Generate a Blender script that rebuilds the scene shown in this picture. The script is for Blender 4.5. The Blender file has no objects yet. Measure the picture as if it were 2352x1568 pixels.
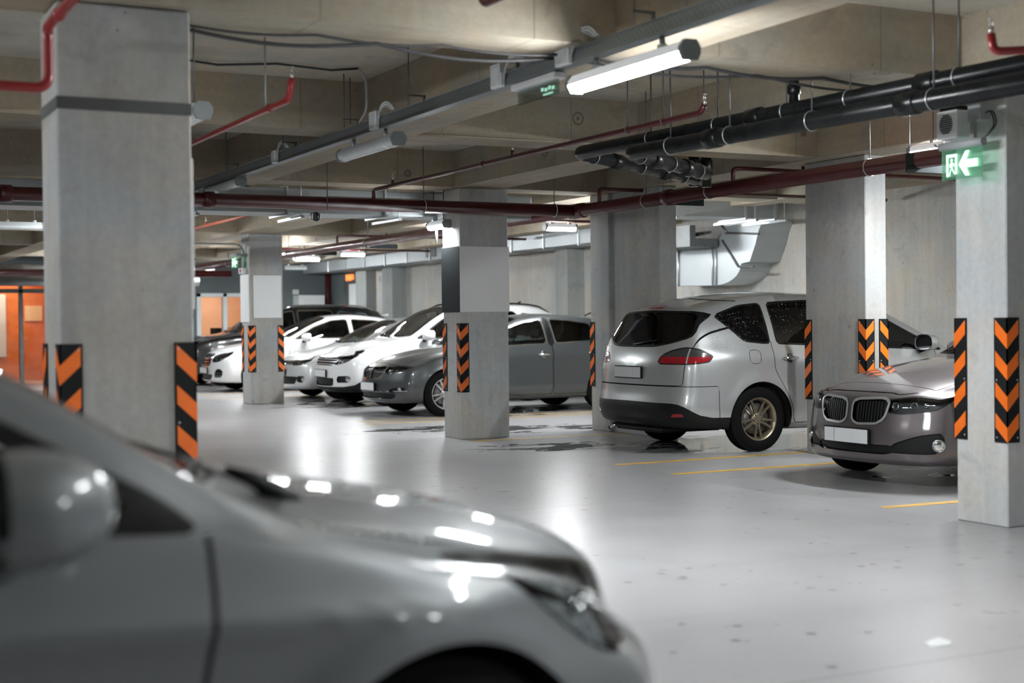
import bpy, math, random
import numpy as np
from mathutils import Vector, Matrix

random.seed(7)
scene = bpy.context.scene
COL = scene.collection
PI = math.pi

# ---------------------------------------------------------------- camera
PHI, FPX, CAM_H, ROLL, TILT = math.radians(27.25), 3267.0, 1.345, 0.0105, 43 / 3267
_f = Vector((math.sin(PHI) * math.cos(TILT), math.cos(PHI) * math.cos(TILT), -math.sin(TILT)))
_r0 = Vector((math.cos(PHI), -math.sin(PHI), 0))
_u0 = _r0.cross(_f)
_r = _r0 * math.cos(ROLL) - _u0 * math.sin(ROLL)
_u = _u0 * math.cos(ROLL) + _r0 * math.sin(ROLL)
cam = bpy.data.cameras.new('camera')
cam.sensor_width = 36.0
cam.lens = FPX / 2352 * 36.0
cam.clip_start, cam.clip_end = 0.05, 200
cam.dof.use_dof = True
cam.dof.focus_distance = 13.5
cam.dof.aperture_fstop = 1.6
cam_ob = bpy.data.objects.new('camera', cam)
M = Matrix((( _r.x, _u.x, -_f.x, 0), (_r.y, _u.y, -_f.y, 0), (_r.z, _u.z, -_f.z, CAM_H), (0, 0, 0, 1)))
cam_ob.matrix_world = M
COL.objects.link(cam_ob)
scene.camera = cam_ob

# ---------------------------------------------------------------- exposure, world
vs = scene.view_settings
vs.view_transform, vs.look, vs.gamma, vs.use_curve_mapping = 'Standard', 'None', 1.0, False
vs.exposure = 0.2
world = bpy.data.worlds.new('garage_world')
scene.world = world
world.use_nodes = True
world.node_tree.nodes['Background'].inputs[0].default_value = (0.75, 0.82, 0.85, 1)
world.node_tree.nodes['Background'].inputs[1].default_value = 0.02

LAMP_POWER = 260.0      # emission strength of a lit fluorescent diffuser
LAMP_TINT = (0.94, 0.975, 1.0)

# ---------------------------------------------------------------- materials
def mat(name, color=(.5, .5, .5), rough=.5, metal=0.0, coat=0.0, coat_rough=.05, spec=.5, emit=None, strength=0.0, alpha=None):
    m = bpy.data.materials.new(name)
    m.use_nodes = True
    b = m.node_tree.nodes['Principled BSDF']
    b.inputs['Base Color'].default_value = (*color, 1)
    b.inputs['Roughness'].default_value = rough
    b.inputs['Metallic'].default_value = metal
    b.inputs['Coat Weight'].default_value = coat
    b.inputs['Coat Roughness'].default_value = coat_rough
    b.inputs['Specular IOR Level'].default_value = spec
    if emit:
        b.inputs['Emission Color'].default_value = (*emit, 1)
        b.inputs['Emission Strength'].default_value = strength
    return m

class NT:
    """small node-tree writer"""
    def __init__(s, m):
        s.t = m.node_tree
        s.b = s.t.nodes['Principled BSDF']
    def n(s, kind, **kw):
        nd = s.t.nodes.new(kind)
        for k, v in kw.items():
            if k in nd.inputs.keys() if isinstance(k, str) else False:
                nd.inputs[k].default_value = v
            else:
                setattr(nd, k, v)
        return nd
    def link(s, a, b):
        s.t.links.new(a, b)
    def val(s, nd, i, v):
        if hasattr(v, 'is_output') or isinstance(v, bpy.types.NodeSocket):
            s.link(v, nd.inputs[i])
        else:
            nd.inputs[i].default_value = v
    def math(s, op, a, b=0.0, clamp=False):
        nd = s.t.nodes.new('ShaderNodeMath'); nd.operation = op; nd.use_clamp = clamp
        s.val(nd, 0, a); s.val(nd, 1, b)
        return nd.outputs[0]
    def pos(s):
        return s.t.nodes.new('ShaderNodeNewGeometry').outputs['Position']
    def mapped(s, vec, scale=(1, 1, 1), loc=(0, 0, 0)):
        nd = s.t.nodes.new('ShaderNodeMapping')
        s.link(vec, nd.inputs[0]); nd.inputs['Scale'].default_value = scale; nd.inputs['Location'].default_value = loc
        return nd.outputs[0]
    def noise(s, vec, scale, detail=4, rough=.55, dist=0.0):
        nd = s.t.nodes.new('ShaderNodeTexNoise')
        s.link(vec, nd.inputs['Vector'])
        nd.inputs['Scale'].default_value = scale; nd.inputs['Detail'].default_value = detail
        nd.inputs['Roughness'].default_value = rough; nd.inputs['Distortion'].default_value = dist
        return nd.outputs['Fac']
    def voro(s, vec, scale, rand=1.0, feature='F1'):
        nd = s.t.nodes.new('ShaderNodeTexVoronoi'); nd.feature = feature
        s.link(vec, nd.inputs['Vector']); nd.inputs['Scale'].default_value = scale; nd.inputs['Randomness'].default_value = rand
        return nd.outputs['Distance']
    def ramp(s, fac, stops):
        nd = s.t.nodes.new('ShaderNodeValToRGB')
        s.link(fac, nd.inputs[0])
        el = nd.color_ramp.elements
        while len(el) < len(stops): el.new(.5)
        for e, (p, c) in zip(el, stops):
            e.position = p; e.color = (c, c, c, 1) if isinstance(c, (int, float)) else (*c, 1)
        return nd.outputs[0]
    def mix(s, fac, a, b, mode='MIX'):
        nd = s.t.nodes.new('ShaderNodeMix'); nd.data_type = 'RGBA'; nd.blend_type = mode
        s.val(nd, 0, fac)
        for i, v in ((6, a), (7, b)):
            if isinstance(v, bpy.types.NodeSocket): s.link(v, nd.inputs[i])
            else: nd.inputs[i].default_value = (*v, 1)
        return nd.outputs[2]
    def sep(s, vec):
        nd = s.t.nodes.new('ShaderNodeSeparateXYZ'); s.link(vec, nd.inputs[0]); return nd.outputs
    def bump(s, h, strength=.2, dist=.01):
        nd = s.t.nodes.new('ShaderNodeBump'); s.link(h, nd.inputs['Height'])
        nd.inputs['Strength'].default_value = strength; nd.inputs['Distance'].default_value = dist
        s.link(nd.outputs[0], s.b.inputs['Normal'])

def concrete(name, base, stain=.75, streak='z', rings=0.0, holes=.5, rough=.8, scale=1.0, boards=False):
    m = mat(name, base, rough, spec=.3)
    t = NT(m); p = t.pos()
    st = {'z': (9, 9, .7), 'x': (.8, 9, 9), 'y': (9, .8, 9), 'n': (3, 3, 3)}[streak]
    big = t.noise(p, .9 * scale, 3)
    streaks = t.noise(t.mapped(p, st), 1.0, 5, .6)
    fine = t.noise(p, 22, 6, .7)
    f1 = t.ramp(big, [(.3, stain), (.65, 1.0)])
    f2 = t.ramp(streaks, [(.3, .89), (.62, 1.03)])
    f3 = t.ramp(fine, [(.3, .90), (.7, 1.06)])
    col = t.mix(1.0, base, f1, 'MULTIPLY')
    col = t.mix(1.0, col, f2, 'MULTIPLY')
    col = t.mix(1.0, col, f3, 'MULTIPLY')
    tone = t.ramp(t.noise(p, 1.3, 4, .6, .4), [(.38, (1.04, .99, .92)), (.60, (.96, 1.0, 1.03))])
    col = t.mix(1.0, col, tone, 'MULTIPLY')
    # stains of a shape of their own
    blot = t.ramp(t.noise(p, 3.2, 5, .6, .6), [(.58, 0.0), (.72, 1.0)])
    col = t.mix(t.math('MULTIPLY', blot, .5), col, tuple(c * .55 for c in base))
    # blow holes
    v = t.voro(t.mapped(p, (1, 1, .8)), 7.5)
    hole = t.ramp(v, [(.05, 1.0), (.09, 0.0)])
    gate = t.ramp(t.noise(p, 2.3, 2), [(.5, 0.0), (.6, 1.0)])
    col = t.mix(t.math('MULTIPLY', t.math('MULTIPLY', hole, gate), holes), col, (.09, .085, .08))
    h = t.math('ADD', t.math('MULTIPLY', streaks, .5), t.math('MULTIPLY', fine, .5))
    if rings > 0:
        vr = t.voro(p, 1.5, .75)
        ring = t.math('MULTIPLY', t.ramp(vr, [(.055, 0.0), (.07, 1.0)]), t.ramp(vr, [(.08, 1.0), (.10, 0.0)]))
        dot = t.ramp(vr, [(.02, 1.0), (.035, 0.0)])
        col = t.mix(t.math('MULTIPLY', t.math('ADD', ring, dot, True), rings), col, (.13, .12, .105))
    if boards:
        ax = {'x': 2, 'y': 2, 'z': 0, 'n': 0}[streak]
        w = t.math('FRACT', t.math('MULTIPLY', t.sep(p)[ax], 1 / .012))
        line = t.ramp(w, [(.0, 1.0), (.35, .88), (.7, 1.0)])
        pm = t.ramp(t.noise(p, .55, 1), [(.5, 0.0), (.52, 1.0)])
        col = t.mix(pm, col, t.mix(1.0, col, line, 'MULTIPLY'))
        seam = t.math('FRACT', t.math('MULTIPLY', t.sep(p)[0 if streak == 'x' else 1], 1 / 1.25))
        sm = t.ramp(seam, [(.0, 1.0), (.012, 0.0)])
        col = t.mix(t.math('MULTIPLY', sm, .6), col, (.10, .095, .085))
    t.link(col, t.b.inputs['Base Color'])
    t.bump(h, .35, .008)
    return m

def paint(name, color, metal=.0, rough=.35, coat=1.0, flake=0.0):
    m = mat(name, color, rough, metal, coat, .07)
    t = NT(m)
    if flake:
        p = t.t.nodes.new('ShaderNodeTexCoord').outputs['Object']
        n = t.noise(p, 900, 1)
        t.link(t.mix(1.0, color, t.ramp(n, [(.3, 1 - flake), (.7, 1 + flake)]), 'MULTIPLY'), t.b.inputs['Base Color'])
        t.link(t.ramp(t.noise(p, 5, 3), [(.3, rough * .9), (.7, rough * 1.15)]), t.b.inputs['Roughness'])
    return m

def noisy(name, color, rough, metal=0.0, var=.15, scale=8, spec=.5, coat=0.0, bump=0.0):
    m = mat(name, color, rough, metal, coat, spec=spec)
    t = NT(m)
    p = t.t.nodes.new('ShaderNodeTexCoord').outputs['Object']
    n = t.noise(p, scale, 5)
    t.link(t.mix(1.0, color, t.ramp(n, [(.3, 1 - var), (.7, 1 + var)]), 'MULTIPLY'), t.b.inputs['Base Color'])
    t.link(t.ramp(n, [(.3, max(0, rough - .07)), (.7, min(1, rough + .07))]), t.b.inputs['Roughness'])
    if bump: t.bump(n, bump, .004)
    return m

def glass(name, tint=(.25, .28, .28), refl=1.0, rough=.02):
    m = bpy.data.materials.new(name); m.use_nodes = True
    nt = m.node_tree
    for n in list(nt.nodes): nt.nodes.remove(n)
    out = nt.nodes.new('ShaderNodeOutputMaterial')
    mx = nt.nodes.new('ShaderNodeMixShader'); tr = nt.nodes.new('ShaderNodeBsdfTransparent'); gl = nt.nodes.new('ShaderNodeBsdfGlossy')
    fr = nt.nodes.new('ShaderNodeFresnel'); fr.inputs[0].default_value = 1.5
    mu = nt.nodes.new('ShaderNodeMath'); mu.operation = 'MULTIPLY_ADD'; mu.inputs[1].default_value = refl; mu.inputs[2].default_value = .01
    tr.inputs[0].default_value = (*tint, 1); gl.inputs['Roughness'].default_value = rough
    nt.links.new(fr.outputs[0], mu.inputs[0]); nt.links.new(mu.outputs[0], mx.inputs[0])
    nt.links.new(tr.outputs[0], mx.inputs[1]); nt.links.new(gl.outputs[0], mx.inputs[2]); nt.links.new(mx.outputs[0], out.inputs[0])
    return m

MT = {}
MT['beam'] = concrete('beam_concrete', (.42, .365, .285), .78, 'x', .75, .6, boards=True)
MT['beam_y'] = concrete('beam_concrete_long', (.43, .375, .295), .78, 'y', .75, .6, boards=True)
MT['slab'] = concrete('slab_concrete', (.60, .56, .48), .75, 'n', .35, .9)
MT['column'] = concrete('column_concrete', (.405, .405, .395), .72, 'z', 0, .8)
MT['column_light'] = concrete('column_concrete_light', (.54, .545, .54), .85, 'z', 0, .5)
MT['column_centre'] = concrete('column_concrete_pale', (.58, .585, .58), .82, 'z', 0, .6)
MT['wall'] = concrete('wall_concrete', (.50, .485, .45), .8, 'z', .9, .5)
MT['wall_dark'] = noisy('dark_painted_wall', (.115, .135, .14), .7, var=.12, scale=1.2)
MT['wall_grey'] = concrete('wall_painted_grey', (.34, .36, .36), .85, 'z', 0, .2)
MT['red'] = noisy('red_pipe_paint', (.072, .0055, .0075), .38, var=.2, scale=6, coat=.3)
MT['red_bright'] = noisy('bright_red_pipe_paint', (.27, .012, .013), .38, var=.15, scale=6, coat=.3)
MT['rust'] = noisy('rusty_red_pipe_paint', (.30, .075, .04), .5, var=.25, scale=9)
MT['black_pipe'] = noisy('black_drain_plastic', (.0065, .0075, .008), .30, var=.3, scale=5, spec=.3)
MT['steel'] = noisy('galvanised_steel', (.52, .55, .56), .38, .85, var=.12, scale=4)
MT['duct'] = noisy('duct_sheet_metal', (.38, .41, .42), .45, .5, var=.10, scale=1.5)
MT['steel_dark'] = noisy('dark_steel', (.16, .165, .165), .5, .7, var=.2, scale=9)
MT['tray'] = noisy('tray_zinc', (.22, .245, .255), .45, .5, var=.10, scale=5)
MT['white_plastic'] = noisy('white_plastic', (.68, .70, .70), .4, var=.05, scale=5)
MT['grey_plastic'] = noisy('grey_plastic', (.30, .32, .325), .45, var=.07, scale=5)
MT['dark_plastic'] = noisy('black_plastic', (.012, .013, .014), .45, var=.2, scale=9, spec=.3)
MT['cable'] = noisy('black_cable', (.03, .03, .032), .5, var=.2, scale=9)
MT['cable_grey'] = noisy('grey_cable', (.40, .41, .41), .5, var=.1, scale=9)
MT['rubber'] = noisy('black_rubber', (.0065, .007, .0075), .6, var=.25, scale=14, spec=.25)
MT['orange'] = noisy('orange_reflective_film', (.86, .165, .012), .38, var=.10, scale=5, coat=.3)
MT['yellow'] = noisy('yellow_floor_paint', (.62, .36, .05), .5, var=.25, scale=7)
MT['panel_grey'] = noisy('pale_grey_sheet', (.90, .91, .915), .55, var=.02, scale=1)
MT['panel_dark'] = noisy('dark_grey_sheet', (.028, .034, .036), .85, var=.04, scale=1, spec=.15)
MT['panel_white'] = noisy('white_board', (.66, .68, .68), .5, var=.03, scale=2)
MT['band'] = noisy('dark_grey_band', (.085, .09, .09), .7, var=.15, scale=5)
MT['lamp_on'] = mat('lit_fluorescent_diffuser', (.9, .9, .9), .3, emit=LAMP_TINT, strength=LAMP_POWER)
MT['lamp_off'] = noisy('unlit_diffuser', (.62, .66, .67), .25, var=.03, scale=3)
MT['lamp_body'] = noisy('lamp_housing_plastic', (.42, .45, .46), .4, var=.05, scale=5)
MT['lamp_glow'] = mat('lit_translucent_lamp_housing', (.6, .62, .62), .4, emit=LAMP_TINT, strength=LAMP_POWER * .0012)
MT['lamp_cap'] = noisy('lamp_end_cap_plastic', (.20, .22, .225), .45, var=.08, scale=5)
MT['brass'] = noisy('sprinkler_metal', (.7, .68, .64), .3, .8, var=.1, scale=20)
MT['exit_glow'] = mat('lit_exit_pictogram', (.7, 1, .8), .4, emit=(.55, 1.0, .70), strength=1.0)
MT['exit_glass'] = glass('edge_lit_green_acrylic', (.80, .96, .88), .6)
_nt = MT['exit_glass'].node_tree          # the edge-lit sheet itself gives off a little green light
_em = _nt.nodes.new('ShaderNodeEmission'); _em.inputs[0].default_value = (.35, 1, .62, 1); _em.inputs[1].default_value = .05
_ad = _nt.nodes.new('ShaderNodeAddShader'); _o = [n for n in _nt.nodes if n.type == 'OUTPUT_MATERIAL'][0]
_src = _o.inputs[0].links[0].from_socket
_nt.links.new(_src, _ad.inputs[0]); _nt.links.new(_em.outputs[0], _ad.inputs[1]); _nt.links.new(_ad.outputs[0], _o.inputs[0])
MT['window_glass'] = glass('window_glass', (.85, .86, .85), 1.0)
MT['wood'] = noisy('orange_wood_panel', (.75, .22, .06), .5, var=.2, scale=2)
MT['window_frame'] = noisy('pale_window_frame', (.60, .64, .65), .4, var=.04, scale=3)
MT['orange_sign'] = mat('lit_orange_sign', (.9, .25, .05), .5, emit=(1, .22, .05), strength=1.3)

def floor_material():
    m = mat('polished_floor', (.42, .43, .435), .26, spec=.28)
    t = NT(m); p = t.pos(); xyz = t.sep(p)
    base = (.375, .374, .380)
    big = t.noise(p, .35, 3, .5)
    mid = t.noise(p, 1.7, 4, .5, .3)
    fine = t.noise(p, 30, 4, .7)
    col = t.mix(1.0, base, t.ramp(big, [(.3, .86), (.7, 1.10)]), 'MULTIPLY')
    col = t.mix(1.0, col, t.ramp(mid, [(.3, .94), (.65, 1.02)]), 'MULTIPLY')
    col = t.mix(1.0, col, t.ramp(fine, [(.3, .95), (.7, 1.04)]), 'MULTIPLY')
    # small dark chips and crumbs
    v = t.math('ADD', t.voro(p, 5.0), t.math('MULTIPLY', t.noise(p, 28, 2), .16))
    chip = t.ramp(v, [(.175, 1.0), (.215, 0.0)])
    gate = t.ramp(t.noise(p, .9, 3), [(.40, 0.0), (.54, 1.0)])
    col = t.mix(t.math('MULTIPLY', t.math('MULTIPLY', chip, gate), .72), col, (.075, .068, .06))
    v3 = t.math('ADD', t.voro(t.mapped(p, (1, 1, 1), (5.1, 2.7, 0)), 2.1), t.math('MULTIPLY', t.noise(p, 14, 3), .14))
    col = t.mix(t.math('MULTIPLY', t.math('MULTIPLY', t.ramp(v3, [(.11, 1.0), (.14, 0.0)]), gate), .5), col, (.11, .095, .08))
    v2 = t.voro(p, 13.0)
    col = t.mix(t.math('MULTIPLY', t.ramp(v2, [(.05, 1.0), (.09, 0.0)]), .35), col, (.12, .11, .10))
    # old tyre marks: long soft curved streaks
    tm = t.ramp(t.noise(t.mapped(p, (.25, 2.2, 1)), 1.0, 3, .5, 1.5), [(.5, 0.0), (.9, 1.0)])
    col = t.mix(t.math('MULTIPLY', tm, .16), col, (.10, .10, .10))
    # expansion joints
    for ax, c in ((1, 9.07), (1, 16.4), (1, 4.2), (0, 6.86), (1, 22.6)):
        d = t.math('ABSOLUTE', t.math('SUBTRACT', xyz[ax], c))
        j = t.math('LESS_THAN', d, .005 if c != 6.86 else .004)
        col = t.mix(t.math('MULTIPLY', j, .65), col, (.08, .08, .08))
    # wet patches and damp dirt: under the parked cars, with the minivan's under-car shade painted in, and in a thin trail before it
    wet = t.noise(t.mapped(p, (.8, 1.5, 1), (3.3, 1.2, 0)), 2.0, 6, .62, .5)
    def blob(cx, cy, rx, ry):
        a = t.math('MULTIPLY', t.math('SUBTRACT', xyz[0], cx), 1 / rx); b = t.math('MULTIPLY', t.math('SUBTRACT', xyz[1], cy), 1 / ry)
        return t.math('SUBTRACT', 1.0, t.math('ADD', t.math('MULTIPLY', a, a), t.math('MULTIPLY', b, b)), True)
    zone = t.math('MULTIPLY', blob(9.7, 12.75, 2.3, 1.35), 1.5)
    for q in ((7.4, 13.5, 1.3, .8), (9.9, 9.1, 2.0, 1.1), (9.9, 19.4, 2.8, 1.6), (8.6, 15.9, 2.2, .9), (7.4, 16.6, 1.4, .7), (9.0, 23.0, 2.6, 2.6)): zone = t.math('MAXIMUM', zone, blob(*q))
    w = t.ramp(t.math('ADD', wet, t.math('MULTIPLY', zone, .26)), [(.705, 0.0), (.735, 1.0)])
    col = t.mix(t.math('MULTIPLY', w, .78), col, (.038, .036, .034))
    t.link(col, t.b.inputs['Base Color'])
    r = t.ramp(mid, [(.3, .28), (.7, .28)])
    r = t.mix(w, r, (.05, .05, .05))
    t.link(r, t.b.inputs['Roughness'])
    h = t.math('ADD', t.math('MULTIPLY', mid, .7), t.math('MULTIPLY', fine, .15))
    t.bump(h, .04, .004)
    return m
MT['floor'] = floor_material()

# ---------------------------------------------------------------- object helpers
def props(o, label=None, cat=None, group=None, kind=None):
    for k, v in (('label', label), ('category', cat), ('group', group), ('kind', kind)):
        if v: o[k] = v
    return o

def thing(name, label, cat, loc=(0, 0, 0), rotz=0.0, group=None, kind=None):
    o = bpy.data.objects.new(name, None)
    o.empty_display_size = .1
    COL.objects.link(o)
    o.location = loc; o.rotation_euler = (0, 0, rotz)
    return props(o, label, cat, group, kind)

def root_of(o):
    while o.parent: o = o.parent
    return o

class MB:
    """collects shapes into ONE mesh"""
    def __init__(s):
        s.v, s.f, s.m, s.sm = [], [], [], []
    def add(s, vs_, fs, m=0, smooth=False):
        k = len(s.v)
        s.v += [tuple(map(float, p)) for p in vs_]
        for f in fs:
            s.f.append(tuple(i + k for i in f)); s.m.append(m); s.sm.append(smooth)
        return s
    def box(s, x0, x1, y0, y1, z0, z1, m=0, rz=0.0, bev=0.0):
        x0, x1 = min(x0, x1), max(x0, x1); y0, y1 = min(y0, y1), max(y0, y1); z0, z1 = min(z0, z1), max(z0, z1)
        if bev <= 0:
            vs_ = [(x, y, z) for z in (z0, z1) for y in (y0, y1) for x in (x0, x1)]
            fs = [(0, 2, 3, 1), (4, 5, 7, 6), (0, 1, 5, 4), (2, 6, 7, 3), (0, 4, 6, 2), (1, 3, 7, 5)]
        else:
            b = min(bev, (x1 - x0) * .45, (y1 - y0) * .45, (z1 - z0) * .45)
            vs_, idx = [], {}
            for sx in (0, 1):
                for sy in (0, 1):
                    for sz in (0, 1):
                        X, Y, Z = (x0, x1)[sx], (y0, y1)[sy], (z0, z1)[sz]
                        dx, dy, dz = (b, -b)[sx], (b, -b)[sy], (b, -b)[sz]
                        for a, p in (('x', (X, Y + dy, Z + dz)), ('y', (X + dx, Y, Z + dz)), ('z', (X + dx, Y + dy, Z))):
                            idx[sx, sy, sz, a] = len(vs_); vs_.append(p)
            I = idx
            fs = []
            for q in (0, 1):
                fl = (lambda t: t if q else t[::-1])
                fs.append(fl((I[q, 0, 0, 'x'], I[q, 1, 0, 'x'], I[q, 1, 1, 'x'], I[q, 0, 1, 'x'])))
                fs.append(fl((I[0, q, 0, 'y'], I[0, q, 1, 'y'], I[1, q, 1, 'y'], I[1, q, 0, 'y'])))
                fs.append(fl((I[0, 0, q, 'z'], I[1, 0, q, 'z'], I[1, 1, q, 'z'], I[0, 1, q, 'z'])))
            for a in (0, 1):
                for c in (0, 1):
                    pts = [I[0, a, c, 'y'], I[1, a, c, 'y'], I[1, a, c, 'z'], I[0, a, c, 'z']]
                    fs.append(tuple(pts) if (a == 0) == (c == 1) else tuple(pts[::-1]))
                    pts = [I[a, 0, c, 'x'], I[a, 1, c, 'x'], I[a, 1, c, 'z'], I[a, 0, c, 'z']]
                    fs.append(tuple(pts) if (a == 1) == (c == 1) else tuple(pts[::-1]))
                    pts = [I[a, c, 0, 'x'], I[a, c, 1, 'x'], I[a, c, 1, 'y'], I[a, c, 0, 'y']]
                    fs.append(tuple(pts) if (a == 0) == (c == 1) else tuple(pts[::-1]))
            for sx in (0, 1):
                for sy in (0, 1):
                    for sz in (0, 1):
                        tri = (I[sx, sy, sz, 'x'], I[sx, sy, sz, 'y'], I[sx, sy, sz, 'z'])
                        fs.append(tri if (sx + sy + sz) % 2 else tri[::-1])
        if rz:
            cx, cy = (x0 + x1) / 2, (y0 + y1) / 2; c, sn = math.cos(rz), math.sin(rz)
            vs_ = [(cx + (x - cx) * c - (y - cy) * sn, cy + (x - cx) * sn + (y - cy) * c, z) for x, y, z in vs_]
        return s.add(vs_, fs, m)
    def tube(s, pts, r, seg=12, m=0, caps=True, bend=0.0, closed=False):
        P = [Vector(p) for p in pts]
        if bend > 0 and len(P) > 2:
            Q = [P[0]]
            for a, b, c in zip(P, P[1:], P[2:]):
                u, w = (a - b), (c - b)
                k = min(bend, u.length * .49, w.length * .49)
                p0, p1 = b + u.normalized() * k, b + w.normalized() * k
                for i in range(7):
                    q = i / 6
                    Q.append(p0 * (1 - q) ** 2 + b * 2 * q * (1 - q) + p1 * q * q)
            Q.append(P[-1]); P = Q
        n = len(P)
        rad = r if isinstance(r, (list, tuple)) else [r] * n
        T = [(P[min(i + 1, n - 1)] - P[max(i - 1, 0)]).normalized() for i in range(n)]
        if closed:
            T = [(P[(i + 1) % n] - P[i - 1]).normalized() for i in range(n)]
        up = Vector((0, 0, 1)) if abs(T[0].z) < .9 else Vector((1, 0, 0))
        nx = T[0].cross(up).normalized()
        vs_ = []
        for i in range(n):
            nx = (nx - T[i] * nx.dot(T[i])).normalized(); ny = T[i].cross(nx)
            for k in range(seg):
                a = 2 * PI * k / seg
                vs_.append(P[i] + (nx * math.cos(a) + ny * math.sin(a)) * rad[i])
        fs = []
        for i in range(n if closed else n - 1):
            j = (i + 1) % n
            for k in range(seg):
                fs.append((i * seg + k, i * seg + (k + 1) % seg, j * seg + (k + 1) % seg, j * seg + k))
        s.add(vs_, fs, m, True)
        if caps and not closed:
            s.add(vs_[:seg], [tuple(range(seg))[::-1]], m); s.add(vs_[-seg:], [tuple(range(seg))], m)
        return s
    def cyl(s, p0, p1, r, seg=16, m=0, r2=None, caps=True):
        return s.tube([p0, p1], [r, r if r2 is None else r2], seg, m, caps)
    def lathe(s, prof, org, axis, seg=32, m=0, smooth=True, sharp=()):
        """prof: [(r, h)] turned about axis through org"""
        ax = Vector(axis).normalized(); o = Vector(org)
        u = ax.cross(Vector((0, 0, 1)) if abs(ax.z) < .9 else Vector((1, 0, 0))).normalized(); w = ax.cross(u)
        vs_ = [o + ax * h + (u * math.cos(2 * PI * k / seg) + w * math.sin(2 * PI * k / seg)) * r for r, h in prof for k in range(seg)]
        fs = []
        for i in range(len(prof) - 1):
            for k in range(seg):
                fs.append((i * seg + k, i * seg + (k + 1) % seg, (i + 1) * seg + (k + 1) % seg, (i + 1) * seg + k))
        return s.add(vs_, fs, m, smooth)
    def prism(s, poly, z0, z1, axis='z', m=0):
        """extrude a 2-D outline; axis z: (x, y), axis y: (x, z), axis x: (y, z)"""
        n = len(poly)
        mk = {'z': lambda p, h: (p[0], p[1], h), 'y': lambda p, h: (p[0], h, p[1]), 'x': lambda p, h: (h, p[0], p[1])}[axis]
        vs_ = [mk(p, z0) for p in poly] + [mk(p, z1) for p in poly]
        fs = [tuple(range(n))[::-1], tuple(range(n, 2 * n))]
        fs += [(i, (i + 1) % n, n + (i + 1) % n, n + i) for i in range(n)]
        return s.add(vs_, fs, m)
    def quad(s, a, b, c, d, m=0):
        return s.add([a, b, c, d], [(0, 1, 2, 3)], m)
    def build(s, name, mats, parent=None, local=False, fix=True, kind=None):
        """local=True: coordinates are already in the parent's frame; otherwise world coordinates (parent unrotated)"""
        mats = mats if isinstance(mats, (list, tuple)) else [mats]
        a = np.array(s.v)
        org = Vector((0, 0, 0))
        if not local:
            lo, hi = a.min(0), a.max(0)
            org = Vector(((lo[0] + hi[0]) / 2, (lo[1] + hi[1]) / 2, lo[2]))
            a = a - np.array(org)
        me = bpy.data.meshes.new(name)
        me.from_pydata(a.tolist(), [], s.f)
        for x in mats: me.materials.append(x)
        me.polygons.foreach_set('material_index', s.m)
        me.polygons.foreach_set('use_smooth', s.sm)
        me.update()
        if fix:
            import bmesh
            bm = bmesh.new(); bm.from_mesh(me)
            bmesh.ops.remove_doubles(bm, verts=bm.verts, dist=1e-6)
            bmesh.ops.recalc_face_normals(bm, faces=bm.faces)
            bm.to_mesh(me); bm.free()
        o = bpy.data.objects.new(name, me)
        COL.objects.link(o)
        if parent is not None:
            o.parent = parent
            if not local:
                off = Vector((0, 0, 0)); q = parent
                while q is not None:
                    off += q.location; q = q.parent
                o.location = org - off
        else:
            o.location = org
        if kind: o['kind'] = kind
        return o

def copy_tree(o, parent=None, **pr):
    c = o.copy(); COL.objects.link(c)
    if parent is not None: c.parent = parent
    for ch in [x for x in bpy.data.objects if x.parent == o]:
        copy_tree(ch, c)
    for k, v in pr.items(): c[k] = v
    return c

# ---------------------------------------------------------------- from a pixel of the photograph to a point on a world plane
def pt(px, py, axis, val):
    d = _f + _r * ((px - 1176) / FPX) + _u * ((784 - py) / FPX)
    o = Vector((0, 0, CAM_H))
    return o + d * ((val - o[axis]) / d[axis])

# ================================================================ THE SETTING
X0, X1, Y0, Y1 = -13.0, 13.0, -8.0, 35.8
SLAB, SOFFIT = 3.33, 2.92
def struct(name, mb, m, **kw):
    return props(mb.build(name, m), kind='structure', **kw)

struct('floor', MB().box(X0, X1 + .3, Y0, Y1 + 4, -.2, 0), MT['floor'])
struct('ceiling', MB().box(X0, X1 + .3, Y0, Y1, SLAB, SLAB + .2), MT['slab'])
struct('wall_right', MB().box(X1, X1 + .25, Y0, Y1 - 2.6, 0, SLAB), MT['wall'])
struct('wall_left', MB().box(X0 - .25, X0, Y0, Y1, 0, SLAB), MT['wall_grey'])
struct('wall_front', MB().box(X0, X1, Y0 - .25, Y0, 0, SLAB), MT['wall_grey'])
# the far wall keeps two openings: a glazed lobby and an office window
wl = lambda px: pt(px, 700, 1, Y1).x
wz = lambda px, py: pt(px, py, 1, Y1).z
lob0, lob1 = wl(-120), wl(150)
off0, off1 = wl(450), wl(585)
b = MB()
b.box(X0, lob0, Y1, Y1 + .2, 0, SLAB); b.box(lob1, off0, Y1, Y1 + .2, 0, SLAB); b.box(off1, X1 + .25, Y1, Y1 + .2, 0, SLAB)
b.box(lob0, lob1, Y1, Y1 + .2, 2.55, SLAB); b.box(off0, off1, Y1, Y1 + .2, 2.18, SLAB); b.box(off0, off1, Y1, Y1 + .2, 0, .25)
struct('wall_back', b, MT['wall_dark'])

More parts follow.
